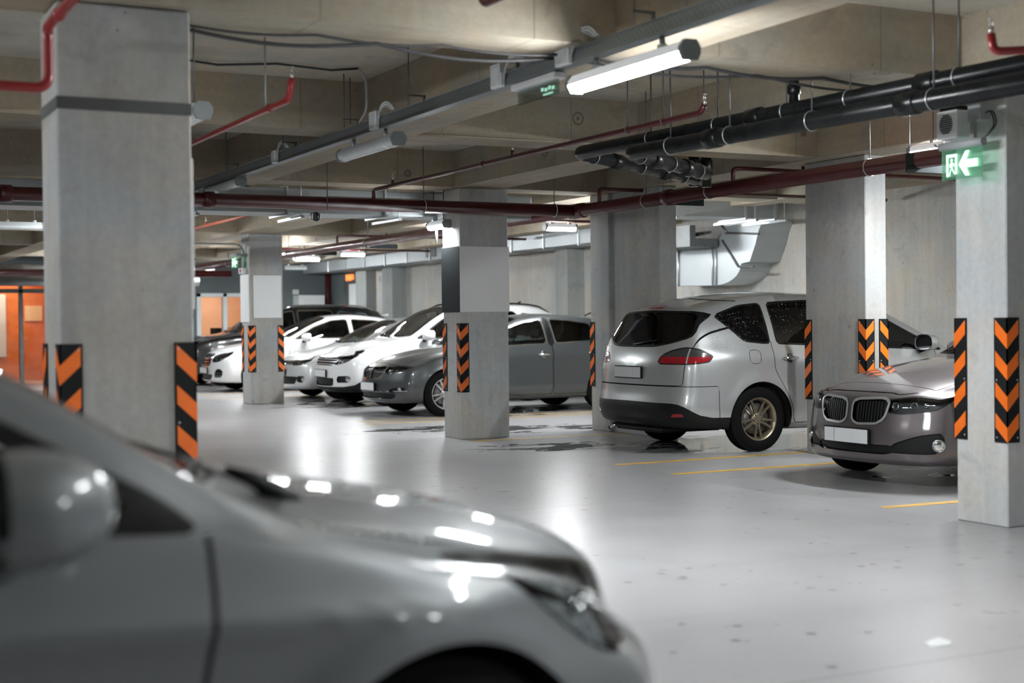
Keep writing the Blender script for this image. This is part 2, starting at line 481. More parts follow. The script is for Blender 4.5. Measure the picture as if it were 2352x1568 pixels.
BEAMS_X = ((-1.3, -.85), (2.9, 3.3), (6.98, 7.42), (10.96, 11.36), (14.93, 15.4), (19.2, 19.6), (23.6, 24.05), (28.0, 28.4), (32.3, 32.7))
for y0, y1 in BEAMS_X:
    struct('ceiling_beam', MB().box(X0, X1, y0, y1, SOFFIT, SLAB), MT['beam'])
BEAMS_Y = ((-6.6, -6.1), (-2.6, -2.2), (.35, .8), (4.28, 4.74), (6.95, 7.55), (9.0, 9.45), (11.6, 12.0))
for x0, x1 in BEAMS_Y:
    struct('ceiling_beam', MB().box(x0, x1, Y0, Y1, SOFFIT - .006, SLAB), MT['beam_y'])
# pilasters standing out of the right-hand wall
for k, (y0, y1, d) in enumerate(((32.5, 33.2, .25), (30.6, 31.2, .35), (26.2, 26.7, .3), (22.35, 22.8, .35), (20.6, 21.3, .2))):
    struct('wall_pilaster', MB().box(X1 - d, X1 + .02, y0, y1, 0, SLAB), MT['wall_grey'])
struct('wall_return', MB().box(X1, X1 + .25, Y1 - 2.6, Y1, 0, SLAB), MT['wall_dark'])

# ---------------------------------------------------------------- concrete columns
def column(x0, x1, y0, y1, label, m=None, top=SOFFIT - .009):
    b = MB()
    b.box(x0, x1, y0, y1, 0, top, bev=.008)
    o = b.build('concrete_column', m or MT['column'])
    return props(o, label, 'column', 'concrete columns of the garage', 'thing')
LC = (1.20, 1.845, 7.06, 7.52)
col_left = column(*LC, 'tall wide grey concrete column with a dark painted band near its top')
col_centre = column(7.0, 7.62, 14.88, 15.36, 'grey concrete column carrying a plain pale grey sheet and a dark one', MT['column_centre'])
col_far = column(7.14, 7.73, 23.62, 24.08, 'slim distant concrete column with a white board and a small green exit sign')
col_right = column(6.96, 7.6, 6.62, 7.06, 'pale concrete column by the frame edge with a speaker and lit exit sign', MT['column_light'])
col_pier = column(9.2, 9.46, 10.5, 11.39, 'flat concrete pier between the silver minivan and the mauve car')
b = MB(); b.box(9.0, 9.5, 14.88, 15.32, 0, SOFFIT - .009, bev=.008); b.box(9.06, 9.30, 13.85, 14.89, 0, SOFFIT - .009, bev=.006)
col_back = props(b.build('concrete_column', MT['column']), 'concrete column with a thin wall stub behind the silver minivan tailgate', 'column', 'concrete columns of the garage', 'thing')

# dark band round the left column and the flat cable cover up its right edge
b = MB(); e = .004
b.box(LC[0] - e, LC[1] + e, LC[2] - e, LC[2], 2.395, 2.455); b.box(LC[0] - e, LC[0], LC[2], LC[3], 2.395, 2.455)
o = b.build('dark_band', MT['band'], col_left); o['label'] = 'dark grey band round the column'
props(MB().box(LC[1], LC[1] + .022, LC[2] + .05, LC[2] + .12, 1.43, 2.19, bev=.004).build('cable_cover', MT['column_light']),
      'pale flat cable cover running up the edge of the wide left column', 'cable cover')

# ---------------------------------------------------------------- rubber corner guards with orange chevrons
def guard(x, y, sx, sy, z0=.545, label='', leg=.10, h=.8):
    """corner at (x, y); legs run along sx*X and sy*Y from the corner"""
    t = .009
    b = MB()
    def leg_face(axis, sgn, osgn):
        # outer plane just off the column; u runs from the corner along the leg
        def P(u, z, off):
            if axis == 'x': return (x + sgn * (u) , y + osgn * off, z0 + z)
            return (x + osgn * off, y + sgn * u, z0 + z)
        # backing
        c = [P(-t, 0, .0015), P(leg, 0, .0015), P(leg, h, .0015), P(-t, h, .0015), P(-t, 0, t), P(leg, 0, t), P(leg, h, t), P(-t, h, t)]
        b.add(c, [(0, 1, 2, 3), (4, 5, 6, 7), (0, 1, 5, 4), (1, 2, 6, 5), (2, 3, 7, 6), (3, 0, 4, 7)], 0)
        n = 4; pitch = h / n; th = pitch * .47; drop = pitch * .47
        for k in range(n):
            ztop = h - .012 - k * pitch
            u1 = leg * .9
            q = [(u1, ztop), (u1, ztop - th), (-t, ztop - th - drop), (-t, ztop - drop)]
            if q[2][1] < .0: q[2] = (-t + leg * .0, .001); 
            lo = [P(u, max(z, .001), t) for u, z in q]; hi = [P(u, max(z, .001), t + .0012) for u, z in q]
            b.add(lo + hi, [(0, 1, 2, 3), (4, 5, 6, 7), (0, 1, 5, 4), (1, 2, 6, 5), (2, 3, 7, 6), (3, 0, 4, 7)], 1)
    leg_face('x', sx, -sy)
    leg_face('y', sy, -sx)
    g = b.build('corner_guard', [MT['rubber'], MT['orange']])
    props(g, label, 'corner guard', 'orange and black corner guards on the columns')
    for k, zz in enumerate((.03, .40, .77)):
        for axis in ('x', 'y'):
            u = leg * .8
            o_ = (x + sx * u, y - sy * t, z0 + zz) if axis == 'x' else (x - sx * t, y + sy * u, z0 + zz)
            ax = (0, -sy, 0) if axis == 'x' else (-sx, 0, 0)
            MB().lathe([(.0, .0035), (.004, .003), (.006, 0), (.006, -.003)], o_, ax, 10).build('screw', MT['steel'], g)
    return g
x0, x1, y0, y1 = LC
ZL = .465
guard(x0, y0, 1, 1, ZL, 'guard on the near left corner of the widest column, behind the silver roof pillar')
guard(x1, y0, -1, 1, ZL, 'large guard on the right corner of the widest column, above the silver bonnet')
guard(x0, y1, 1, -1, ZL, 'thin dark sliver of a guard on the rear left corner of the widest column')
guard(7.0, 14.88, 1, 1, .545, 'chevron guard on the front corner of the column with the grey sheets')
guard(7.0, 15.36, 1, -1, .545, 'narrow guard on the rear left edge of the column with the grey sheets')
guard(7.14, 23.62, 1, 1, .545, 'small guard on the front corner of the column with the white board')
guard(7.73, 23.62, -1, 1, .545, 'small guard on the right corner of the column with the white board')
guard(7.14, 24.08, 1, -1, .545, 'sliver of a guard on the rear left edge of the column with the white board')
guard(6.96, 6.62, 1, 1, .545, 'full chevron guard on the near corner of the column under the lit exit sign')
guard(6.96, 7.06, 1, -1, .545, 'striped guard on the rear edge of the exit sign column, beside the mauve bonnet')
guard(9.2, 10.5, 1, 1, .545, 'chevron guard at the near corner of the flat pier, above the mauve bonnet')
guard(9.46, 10.5, -1, 1, .545, 'guard on the bright narrow end of the flat pier, beside the wing mirror')
guard(9.2, 11.39, 1, -1, .545, 'guard on the pier edge that covers the silver minivan rear door')
guard(9.0, 15.32, 1, -1, .545, 'guard on the column edge that covers the tail of the dark grey car')

# ---------------------------------------------------------------- sheets and boards on the columns
props(MB().box(6.985, 7.0, 14.875, 15.37, 1.475, 2.235, bev=.002).build('sign_sheet', MT['panel_dark']), 'plain dark grey sheet on the narrow left face of the centre column', 'sign')
props(MB().box(6.99, 7.63, 14.865, 14.88, 1.475, 2.235, bev=.002).build('sign_sheet', MT['panel_grey']), 'plain pale grey sheet wrapped over the front face of the centre column', 'sign')
props(MB().box(7.20, 7.70, 23.60, 23.62, 1.47, 2.20, bev=.003).build('notice_board', MT['panel_white']), 'white board on the front face of the distant column', 'sign')
props(MB().box(7.118, 7.14, 23.62, 24.09, 1.40, 2.22, bev=.003).build('notice_board', MT['panel_white']), 'tall white panel on the narrow left face of the distant column', 'sign')

# ---------------------------------------------------------------- painted bay lines
def line(x0, y0, x1, y1, label, w=.09):
    d = Vector((x1 - x0, y1 - y0, 0)).normalized(); n = Vector((-d.y, d.x, 0)) * w / 2
    a, c = Vector((x0, y0, 0)), Vector((x1, y1, 0))
    v = [a - n, c - n, c + n, a + n]
    b = MB().add([(p.x, p.y, .0008) for p in v] + [(p.x, p.y, .0022) for p in v], [(3, 2, 1, 0), (4, 5, 6, 7), (0, 1, 5, 4), (1, 2, 6, 5), (2, 3, 7, 6), (3, 0, 4, 7)])
    props(b.build('parking_line', MT['yellow']), label, 'parking line', 'yellow bay lines on the garage floor')
line(6.97, 7.79, 12.6, 7.6, 'short yellow line on the floor beside the nearest right column')
line(6.96, 10.45, 12.6, 10.40, 'yellow bay line running under the nose of the mauve car')
line(6.96, 11.42, 12.6, 11.55, 'yellow bay line beside the rear wheel of the silver minivan')
line(6.98, 17.87, 12.6, 17.95, 'yellow bay line in front of the dark grey car')
line(7.1, 18.45, 12.6, 18.5, 'faint yellow line close under the dark grey car')
line(6.98, 14.6, 12.6, 14.6, 'yellow bay line passing behind the centre column')
line(6.98, 25.9, 12.6, 25.9, 'distant yellow bay line by the white hatchback')
line(6.98, 27.6, 12.6, 27.6, 'most distant yellow bay line beside the white saloon')
ws = MB(); p = pt(425, 897, 2, .0); q = pt(500, 893, 2, 0)
ws.box(p.x, 7.66, p.y - .08, p.y + .08, 0, .07, bev=.02)
props(ws.build('wheel_stop', MT['orange']), 'low orange wheel stop on the floor before the black off-roader', 'wheel stop')
sc = MB(); p = pt(2155, 1478, 2, 0)
sc.add([(p.x - .07, p.y - .03, .001), (p.x + .02, p.y - .05, .004), (p.x + .08, p.y + .01, .001), (p.x + .03, p.y + .03, .018), (p.x - .05, p.y + .03, .006)], [(0, 1, 3, 4), (1, 2, 3)])
props(sc.build('paper_scrap', MT['panel_white'], fix=False), 'small crumpled scrap on the bare floor near the lower right corner', 'litter', kind='thing')

# ================================================================ LAMPS
def lamp(c, along, length, lit, label, top=SLAB, group='ceiling strip lamps'):
    """c: centre of the lamp's underside; along: 'x' or 'y'; top: what it hangs from"""
    r = thing('strip_lamp', label, 'lamp', c, PI / 2 if along == 'y' else 0, group)
    h = length / 2; w = .058
    def above(q):
        x, y = (c[0], c[1] + q) if along == 'y' else (c[0] + q, c[1])
        hit = any(a - .02 < y < b_ + .02 for a, b_ in BEAMS_X) or any(a - .02 < x < b_ + .02 for a, b_ in BEAMS_Y)
        return min(top, SOFFIT - .008) if hit else top
    prof = [(-w, .045), (-w, .065), (-.03, .1), (.03, .1), (w, .065), (w, .045)]
    MB().prism(prof, -h + .03, h - .03, 'x').build('housing', MT['lamp_glow' if lit else 'lamp_body'], r, True)
    dp = [(w * .97, .045)] + [(w * .97 * math.cos(a), .045 - .045 * math.sin(a)) for a in [PI * k / 10 for k in range(1, 10)]] + [(-w * .97, .045)]
    MB().prism(dp, -h + .03, h - .03, 'x').build('diffuser', MT['lamp_on' if lit else 'lamp_off'], r, True)
    cp = [(w * 1.04, .04), (w * 1.04, .068), (.034, .106), (-.034, .106), (-w * 1.04, .068), (-w * 1.04, .04), (-.04, .0), (.04, .0)]
    for s0, s1 in ((-h, -h + .032), (h - .032, h)):
        MB().prism(cp, s0, s1, 'x').build('end_cap', MT['lamp_cap'], r, True)
    for s in (-.28, .28):
        MB().box(s * length - .02, s * length + .02, -.022, .022, .098, .125, bev=.003).build('bracket', MT['steel'], r, True)
        tp = above(s * length)
        if tp - c[2] > .128: MB().cyl((s * length, 0, .12), (s * length, 0, tp - c[2]), .006 if top > 3 else .016, 8).build('suspension_rod', MT['steel_dark' if top > 3 else 'tray'], r, True)
    return r
TX = 4.13       # cable tray line
lamp((TX, 6.60, 2.668), 'y', 1.2, True, 'large glowing strip lamp hanging below the cable tray', 2.833)
lamp((TX, 10.42, 2.675), 'y', 1.2, False, 'unlit strip lamp under the tray, midway along it', 2.833)
lamp((TX, 14.50, 2.742), 'y', 1.2, False, 'unlit strip lamp at the far end of the tray, above the red pipe', 2.833)
p = pt(1008, 515, 1, 15.35)
lamp((p.x, 15.35, p.z - .06), 'y', .5, True, 'glaring lamp beside the centre column just under the red pipe')
p = pt(1287, 530, 1, 18.7)
lamp((p.x, 18.7, p.z), 'x', .55, True, 'lit strip lamp seen between the centre column and the next one')
for px, py, lab in ((705, 599, 'lit far lamp nearest to the distant column'), (809, 588, 'lit far lamp, right-hand one of the pair over the white saloon'), (678, 620, 'dim small far lamp low over the black off-roader')):
    q = pt(px, py, 1, 27.0 if py < 610 else 30.0)
    lamp((q.x, q.y, q.z), 'x', .55, py < 610, lab)
q = pt(48, 527, 1, 20.0)
lamp((q.x, q.y, q.z), 'x', .62, False, 'pale strip lamp at the left edge of the picture behind the wide column')
q = pt(466, 258, 1, 8.6)
lamp((q.x, 9.06, q.z - .04), 'y', .95, False, 'lamp end poking out from behind the wide left column')
# unseen lamps: some read off the light, others added to brighten nearby surfaces
for x, y, al, z in ((8.95, 9.0, 'y', 2.77), (10.6, 8.4, 'y', 2.77), (3.6, 2.1, 'y', 3.08), (4.7, -2.4, 'y', 2.77), (-2.6, 1.7, 'y', 3.08), (-3.2, 4.3, 'y', 2.77), (-2.0, 8.4, 'y', 2.77),
                 (9.6, 20.45, 'y', 2.77), (9.75, 15.85, 'y', 2.60), (3.9, 19.6, 'y', 2.77), (4.3, 24.5, 'y', 2.77), (8.38, 26.9, 'y', 2.77), (10.2, 33.0, 'y', 2.77), (5.8, 32.2, 'y', 2.77)):
    lamp((x, y, z), al, 1.2, True, 'unseen lit strip lamp that supplies light to the garage bays')

# ================================================================ CABLE TRAY
tr = thing('cable_tray', 'long perforated metal cable tray running away under the concrete beam', 'cable tray', (TX, 10, 2.84))
ty0, ty1, tz = 2.0, 15.5, 2.842
b = MB(); t = .003
b.box(TX - .045, TX - .042, ty0, ty1, tz, tz + .075); b.box(TX + .042, TX + .045, ty0, ty1, tz, tz + .075); b.box(TX - .045, TX + .045, ty0, ty1, tz - .003, tz)
b.box(TX - .056, TX - .042, ty0, ty1, tz - .010, tz - .003); b.box(TX - .052, TX - .042, ty0, ty1, tz + .072, tz + .078)
k = 0
y = ty0 + .05
holes = MB()
while y < 12.5:
    for j, zz in enumerate((.018, .038, .058)):
        yy = y + (.02 if j == 1 else 0)
        holes.add([(TX - .0462, yy, tz + zz - .005), (TX - .0462, yy + .012, tz + zz - .005), (TX - .0462, yy + .012, tz + zz + .005), (TX - .0462, yy, tz + zz + .005)], [(0, 1, 2, 3)])
    y += .045
b.build('tray_channel', MT['tray'], tr)
o = holes.build('perforation', MT['steel_dark'], tr, fix=False); o['kind'] = 'stuff'
for y in (4.6, 6.35, 7.9, 9.35, 10.65, 12.2, 14.0, 15.3):
    b = MB().cyl((TX - .12, y, tz + .06), (TX - .12, y, SLAB), .005, 8)
    b.box(TX - .13, TX + .01, y - .006, y + .006, tz + .125, tz + .137); b.box(TX - .008, TX + .004, y - .012, y + .012, tz + .075, tz + .137)
    b.build('hanger', MT['steel_dark'], tr)
wire = MB()
for j in range(5):
    pts = [(TX - .03 + j * .014, y, tz + .07 + .012 * math.sin(y * 1.3 + j) + .008 * j) for y in np.arange(ty0, ty1 - .3, .4)]
    wire.tube(pts, .006, 6)
wire.build('cable_run', MT['cable_grey'], tr)

def junction(y, label, s=1.0):
    j = thing('junction_box', label, 'junction box', (TX - .05, y, tz), 0, 'junction boxes on the cable tray')
    b = MB().box(TX - .085, TX - .046, y - .06 * s, y + .06 * s, tz - .012, tz + .115 * s, bev=.006); b.build('box', MT['white_plastic'], j)
    MB().box(TX - .089, TX - .085, y - .05 * s, y + .05 * s, tz + .0, tz + .10 * s, bev=.002).build('lid', MT['lamp_off'], j)
    for q in range(3):
        a = y - .10 * s - q * .025
        MB().tube([(TX - .06, y - .055 * s, tz + .03), (TX - .075, a, tz + .10 + .03 * q), (TX - .06, a - .10, tz + .15 + .01 * q), (TX - .03, a - .16, tz + .10)], .007, 8, bend=.08).build('cable_loop', MT['lamp_off' if q else 'cable_grey'], j)
    return j
junction(7.2, 'white junction box with cable loops above the glowing lamp', 1.3)
junction(8.05, 'pale junction box on the tray just before the emergency light', 1.2)
junction(10.15, 'grey junction box on the tray above the midway unlit lamp', 1.1)
junction(12.6, 'small junction box low on the tray towards its far end', .9)

# emergency light under the tray
e = thing('emergency_light', 'slim emergency light with a faint green legend under the cable tray', 'emergency light', (TX, 7.64, 2.76))
MB().box(TX - .045, TX + .045, 7.36, 7.92, 2.788, 2.830, bev=.008).build('housing', MT['white_plastic'], e)
MB().box(TX - .005, TX + .005, 7.38, 7.90, 2.70, 2.788).build('acrylic_panel', glass('clear_acrylic', (.86, .92, .90), .8), e)
b = MB()
for k in range(4): b.box(TX - .0085, TX - .0055, 7.42 + k * .045, 7.45 + k * .045, 2.735 + .006 * (k % 2), 2.755 + .006 * (k % 2))
b.box(TX - .0085, TX - .0055, 7.44, 7.56, 2.712, 2.722)
b.build('green_legend', mat('dim_green_legend', (.5, .9, .7), .4, emit=(.4, .9, .65), strength=.4), e)

# ================================================================ CABLES
def cable(name, pts, r, label, m='cable', bend=.0, cat='cable'):
    return props(MB().tube(pts, r, 8, bend=bend).build(name, MT[m]), label, cat)
def sag(a, b_, n, amp, k=1):
    a, b_ = Vector(a), Vector(b_)
    return [a.lerp(b_, i / n) + Vector((0, 0, -amp * abs(math.sin(PI * k * i / n)))) for i in range(n + 1)]
cable('black_cable', sag((1.86, 7.30, 2.90), (4.05, 7.24, 2.90), 24, .022, 3), .008, 'upper black cable clipped along the beam above the wide left column')
cable('black_cable', sag((1.86, 7.38, 2.90), (4.05, 7.30, 2.89), 24, .05, 2), .011, 'lower sagging black cable under the beam above the wide left column')
cable('black_cable', sag((4.2, 7.24, 2.90), (6.9, 7.24, 2.90), 24, .03, 3), .012, 'thick black cable bundle along the beam right of the glowing lamp')
cable('black_cable', sag((4.2, 7.32, 2.90), (6.9, 7.34, 2.90), 24, .05, 2), .009, 'thin cable drooping under the beam right of the glowing lamp')
cable('black_cable', [(2.2, 10.42, 3.31), (2.65, 10.46, 3.315), (2.95, 10.50, 3.30), (3.37, 10.36, 3.315), (3.8, 10.37, 3.30), (4.0, 10.30, 3.315)], .009, 'dark cable crossing the slab between the wide column and the tray')
cable('conduit_pipe', [(4.0, 10.30, 3.315), (4.06, 10.30, 3.24), (4.075, 10.32, 3.0), (4.08, 10.5, 2.93)], .012, 'grey flexible conduit dropping onto the tray by its junction box', 'cable_grey', .08, 'conduit')
p = pt(1040, 440, 1, 14.86)
cable('conduit_pipe', [(5.6, 15.47, 2.80), (6.9, 15.47, 2.80), (6.972, 15.47, 2.7), (6.972, 15.47, 2.30)], .018, 'grey conduit bending down beside the top of the centre column', 'tray', .12, 'conduit')
cable('conduit_pipe', [(5.6, 23.8, 2.74), (7.02, 23.8, 2.74), (7.11, 23.8, 2.6), (7.11, 23.8, 2.25)], .016, 'conduit arching down to the exit sign on the distant column', 'tray', .15, 'conduit')
cable('conduit_pipe', sag((4.75, 10.94, 2.93), (6.9, 10.94, 2.93), 6, 0), .010, 'thin conduit along the foot of the second beam', 'beam')

# ================================================================ RED SPRINKLER PIPES
def hanger(root, x, y, z, r, top=SLAB, mt='steel_dark'):
    h = MB().cyl((x, y, z + r), (x, y, top), .006, 8).build('hanger_rod', MT[mt], root)
    ring = [(x + (r + .004) * 0, y + (r + .004) * math.cos(a), z + (r + .004) * math.sin(a)) for a in [2 * PI * k / 20 for k in range(20)]]
    return h
def clamp(root, p, d, r, m='steel', th=.006):
    d = Vector(d).normalized(); u = d.cross(Vector((0, 0, 1))).normalized(); w = Vector((0, 0, 1))
    pts = [Vector(p) + (u * math.cos(a) + w * math.sin(a)) * (r + .004) for a in [2 * PI * k / 20 for k in range(20)]]
    MB().tube(pts, th, 6, closed=True).build('pipe_clamp', MT[m], root)
def coupling(root, p, d, r, ln, m):
    p, d = Vector(p), Vector(d).normalized()
    MB().tube([p - d * ln / 2, p - d * ln * .42, p + d * ln * .42, p + d * ln / 2], [r * 1.02, r * 1.22, r * 1.22, r * 1.02], 20).build('coupling', MT[m], root)
def sprinkler(root, x, y, z):
    s = MB().cyl((x, y, z), (x, y, z + .035), .013, 10)
    for k in (-1, 1):
        s.tube([(x, y + k * .010, z + .035), (x, y + k * .013, z + .055), (x, y, z + .07)], .0025, 6)
    s.lathe([(0, .0), (.017, .001), (.017, .004), (0, .004)], (x, y, z + .07), (0, 0, 1), 14)
    s.build('sprinkler_head', MT['brass'], root)

MZ, MR, MX, MY = 2.665, .072, 8.47, 14.7
m1 = thing('sprinkler_main_pipe', 'thick dark red sprinkler main crossing the picture and passing before the centre column', 'pipe', (3, MY, MZ))
MB().tube([(-12.5, MY, MZ), (MX - .05, MY, MZ)], MR, 24).build('pipe', MT['red'], m1)
for x in (2.0, 4.02): coupling(m1, (x, MY, MZ), (1, 0, 0), MR, .12, 'red')
for x in (-1.5, .6, 6.47, 8.15):
    hanger(m1, x, MY, MZ, MR); clamp(m1, (x, MY, MZ), (1, 0, 0), MR)
m2 = thing('sprinkler_main_pipe', 'thick red sprinkler main coming forward over the silver minivan to the exit sign column', 'pipe', (MX, 20, MZ))
MB().tube([(MX, 3.0, MZ), (MX, 32.0, MZ)], MR, 24).build('pipe', MT['red'], m2)
coupling(m2, (MX, MY, MZ), (0, 1, 0), MR * 1.03, .34, 'red'); coupling(m2, (MX, 12.75, MZ), (0, 1, 0), MR, .12, 'red')
for y in (9.6, 12.0, 13.2, 17.5, 21.5, 25.5, 29.5):
    hanger(m2, MX, y, MZ, MR); clamp(m2, (MX, y, MZ), (0, 1, 0), MR)

def branch(name, pts, r, label, heads=(), hang=(), m='red', bend=.05, cps=()):
    t = thing(name, label, 'pipe', pts[0], 0, 'thin red sprinkler branch pipes')
    MB().tube(pts, r, 14, bend=bend).build('pipe', MT[m], t)
    for h in heads:
        x, y, z = h
        MB().cyl((x, y, z), (x, y, z + .05), r * .75, 10).build('riser_stub', MT[m], t)
        sprinkler(t, x, y, z + .05)
    for x, y, z in hang:
        MB().cyl((x, y, z + r), (x, y, SLAB), .005, 8).build('hanger_rod', MT['steel_dark'], t)
        MB().tube([(x + .012 * math.cos(a) , y, z + (r + .004) * math.sin(a)) if 0 else (x + (r + .004) * math.cos(a), y, z + (r + .004) * math.sin(a)) for a in [2 * PI * k / 16 for k in range(16)]], .005, 6, closed=True).build('pipe_clamp', MT['steel_dark'], t)
    for q, d in cps: coupling(t, q, d, r, r * 3, m)
    return t
bz = 2.83
branch('sprinkler_branch_pipe', [(5.87, MY, MZ + .05), (5.87, MY, bz), (5.87, 8.42, bz), (5.87, 8.37, bz + .05)], .022,
       'thin red branch pipe climbing from the main towards the black drains', [(5.87, 14.15, bz + .01), (5.87, 11.35, bz + .01)], [(5.87, 11.95, bz), (5.87, 9.4, bz), (5.87, 8.9, bz)], cps=[((5.87, 11.95, bz), (0, 1, 0))])
sprinkler([o for o in bpy.data.objects if o.name.startswith('sprinkler_branch_pipe')][-1], 5.87, 8.37, bz + .05)
p = pt(636, 241, 2, bz); q = pt(417, 340, 2, bz)
t_ = branch('sprinkler_branch_pipe', [(p.x, 15.5, bz), (p.x, p.y - .25, bz), (p.x, p.y - .32, bz + .13)], .023, 'bright red branch pipe with a raised end beside the wide left column', m='red_bright', cps=[((p.x, p.y + .15, bz), (0, 1, 0))])
sprinkler(t_, p.x, p.y - .32, bz + .13)
MB().cyl((p.x, p.y + .25, bz), (p.x, p.y + .25, SLAB), .007, 8).build('hanger_rod', MT['steel'], t_)
branch('sprinkler_branch_pipe', [(-3.5, 6.85, 2.452), (1.125, 6.85, 2.452), (1.125, 6.85, 2.735), (1.125, 4.2, 2.735)], .024,
       'red pipe that turns upwards in front of the wide left column', m='red_bright', bend=.06, cps=[((1.125, 6.55, 2.735), (0, 1, 0))])
p = pt(1112, 8, 2, 2.84)
t_ = branch('sprinkler_branch_pipe', [(p.x, p.y - 1.6, 2.84), (p.x, p.y, 2.84), (p.x - .01, p.y + .03, 2.93)], .022, 'short red pipe end at the top edge above the lit beam', m='red', bend=.03)
p = pt(2282, 118, 2, 2.70)
t_ = branch('sprinkler_branch_pipe', [(p.x + .6, p.y - .3, 2.72), (p.x, p.y, 2.70), (p.x - .005, p.y + .01, 2.79)], .022, 'red pipe with a dark raised end in the upper right corner', m='red_bright', bend=.04)
sprinkler(t_, p.x - .005, p.y + .01, 2.79)
branch('sprinkler_branch_pipe', [(MX, 14.2, MZ), (MX, 14.2, 2.885), (12.8, 14.2, 2.885)], .022, 'thin red branch over the column with the wall stub', [(9.25, 14.2, 2.89)], [(9.9, 14.2, 2.885), (12.3, 14.2, 2.885)])
branch('sprinkler_branch_pipe', [(MX, 11.6, MZ), (MX, 11.6, 2.86), (12.8, 11.6, 2.86)], .022, 'thin red branch that leaves the main over the flat pier', [(9.35, 11.6, 2.865)], [(10.5, 11.6, 2.86)])
for k, (yy, lab) in enumerate(((18.6, 'branch pipe stepping off the far main right beside the centre column lamp'), (22.9, 'branch pipe stepping off the far main over the white sport utility car'), (27.2, 'branch pipe stepping off the far main nearest the distant column'))):
    branch('sprinkler_branch_pipe', [(MX, yy, MZ), (MX, yy, 2.86), (12.1, yy, 2.86)], .022, 'thin red ' + lab, [(MX + .9, yy, 2.865)], [(MX + .8, yy, 2.86), (MX + 2.2, yy, 2.86)])
p = pt(425, 530, 2, 2.80); q = pt(640, 497, 2, 2.80)
branch('sprinkler_branch_pipe', [(p.x, p.y + 3, 2.80), (p.x, q.y - 1.0, 2.80)], .022, 'rusty orange branch pipe running above the distant column', [(p.x, p.y - 1.2, 2.81), (p.x, p.y + .6, 2.81)], [(p.x, p.y - .4, 2.80)], m='rust')
p = pt(722, 498, 2, 2.54)
dp = thing('drain_pipe', 'short dark drain pipe with a shiny rim under the red main', 'pipe', (p.x, p.y, 2.54))
MB().tube([(p.x, p.y, 2.54), (p.x + .03, 15.0, 2.54)], .05, 20).build('pipe', MT['steel_dark'], dp)
MB().cyl((p.x + .01, p.y - .4, 2.59), (p.x + .01, p.y - .4, SLAB), .006, 8).build('hanger_rod', MT['steel_dark'], dp)
MB().lathe([(.048, .0), (.056, .0), (.056, .05), (.05, .05)], (p.x, p.y - .002, 2.54), (0, -1, 0), 20).build('rim', MT['steel'], dp)
# hanging sign boards seen edge-on below the mains
for (u0, u1, v0, v1, yy, lab) in ((1517, 1616, 446, 473, 12.9, 'dark blank sign board hanging under the red main over the minivan'), (2081, 2176, 352, 400, 9.0, 'dark blank sign board hanging beside the exit sign column'),
                              (703, 773, 577, 586, 26.0, 'grey blank sign board in the distance over the white saloon'), (839, 913, 560, 571, 22.0, 'grey blank sign board in the distance left of the centre column')):
    a, c = pt(u0, v0, 0, MX - .12), pt(u1, v1, 0, MX - .12)
    a2, c2 = pt(u0, v0, 1, yy), pt(u1, v1, 1, yy)
    s_ = thing('sign_board', lab, 'sign', ((a2.x + c2.x) / 2, yy, c2.z), 0, 'blank sign boards hung from the ceiling')
    MB().box(a2.x, c2.x, yy - .012, yy + .012, c2.z, a2.z, bev=.003).build('board', MT['panel_dark'], s_)
    for xx in (a2.x + .04, c2.x - .04):
        MB().cyl((xx, yy, a2.z), (xx, yy, SLAB), .004, 6).build('wire', MT['steel_dark'], s_)

# ================================================================ BLACK DRAIN PIPES
def drain(z0, z1, x, yend, R, tgt, label, marks):
    """runs along y = 2.5 .. yend rising from z1 (at y = 5.8) to z0 (at yend), then turns off to tgt"""
    d = thing('black_drain_pipe', label, 'pipe', (x, yend, z0), 0, 'twin black drain pipes')
    zy = lambda y: z0 + (z1 - z0) * (yend - y) / (yend - 5.8)
    tgt = Vector(tgt); end = Vector((x, yend, z0))
    MB().tube([(x, 2.5, zy(2.5)), end, tgt], R, 24, bend=.10).build('pipe', MT['black_pipe'], d)
    for y, kind in marks:
        if kind == 'c': coupling(d, (x, y, zy(y)), (0, 1, 0), R, .17, 'black_pipe')
        else:
            clamp(d, (x, y, zy(y)), (0, 1, 0), R + .001, 'steel', .0045)
            MB().cyl((x, y, zy(y) + R), (x, y, SLAB), .006, 8).build('hanger_rod', MT['steel_dark'], d)
    dirv = (tgt - end).normalized(); L_ = (tgt - end).length
    for f_ in (.30, .72): coupling(d, end + dirv * L_ * f_, dirv, R, .14, 'black_pipe')
    for f_ in (.12, .5, .88): clamp(d, end + dirv * L_ * f_, dirv, R + .001, 'steel', .0045)
    return d
t1 = pt(1598, 412, 2, 2.72); t2 = pt(1622, 398, 2, 2.64)
BX = 6.15
d1 = drain(2.80, 2.745, BX, 10.66, .058, tuple(t1), 'upper of the two parallel black drain pipes under the ceiling', ((6.45, 'c'), (6.2, 'k'), (7.15, 'k'), (8.15, 'c'), (7.8, 'k'), (8.6, 'k'), (9.5, 'k')))
d2 = drain(2.676, 2.612, BX - .15, 9.58, .06, tuple(t2), 'lower of the two parallel black drain pipes under the ceiling', ((6.45, 'c'), (6.25, 'k'), (7.35, 'k'), (8.45, 'c'), (8.25, 'k'), (9.0, 'k')))
MB().tube([(BX, 7.72, 2.80), (BX, 7.72, 3.02)], .034, 16).build('riser', MT['black_pipe'], d1)
MB().tube([(BX, 7.72, 2.87), (BX, 7.72, 2.88), (BX, 7.72, 2.935), (BX, 7.72, 2.945)], [.036, .046, .046, .036], 16).build('riser_collar', MT['black_pipe'], d1)
p = pt(1603, 400, 1, t1.y + .1)
st = thing('black_drain_stack', 'upright pair of black drain stubs where the twin pipes end', 'pipe', (p.x, p.y, 2.6))
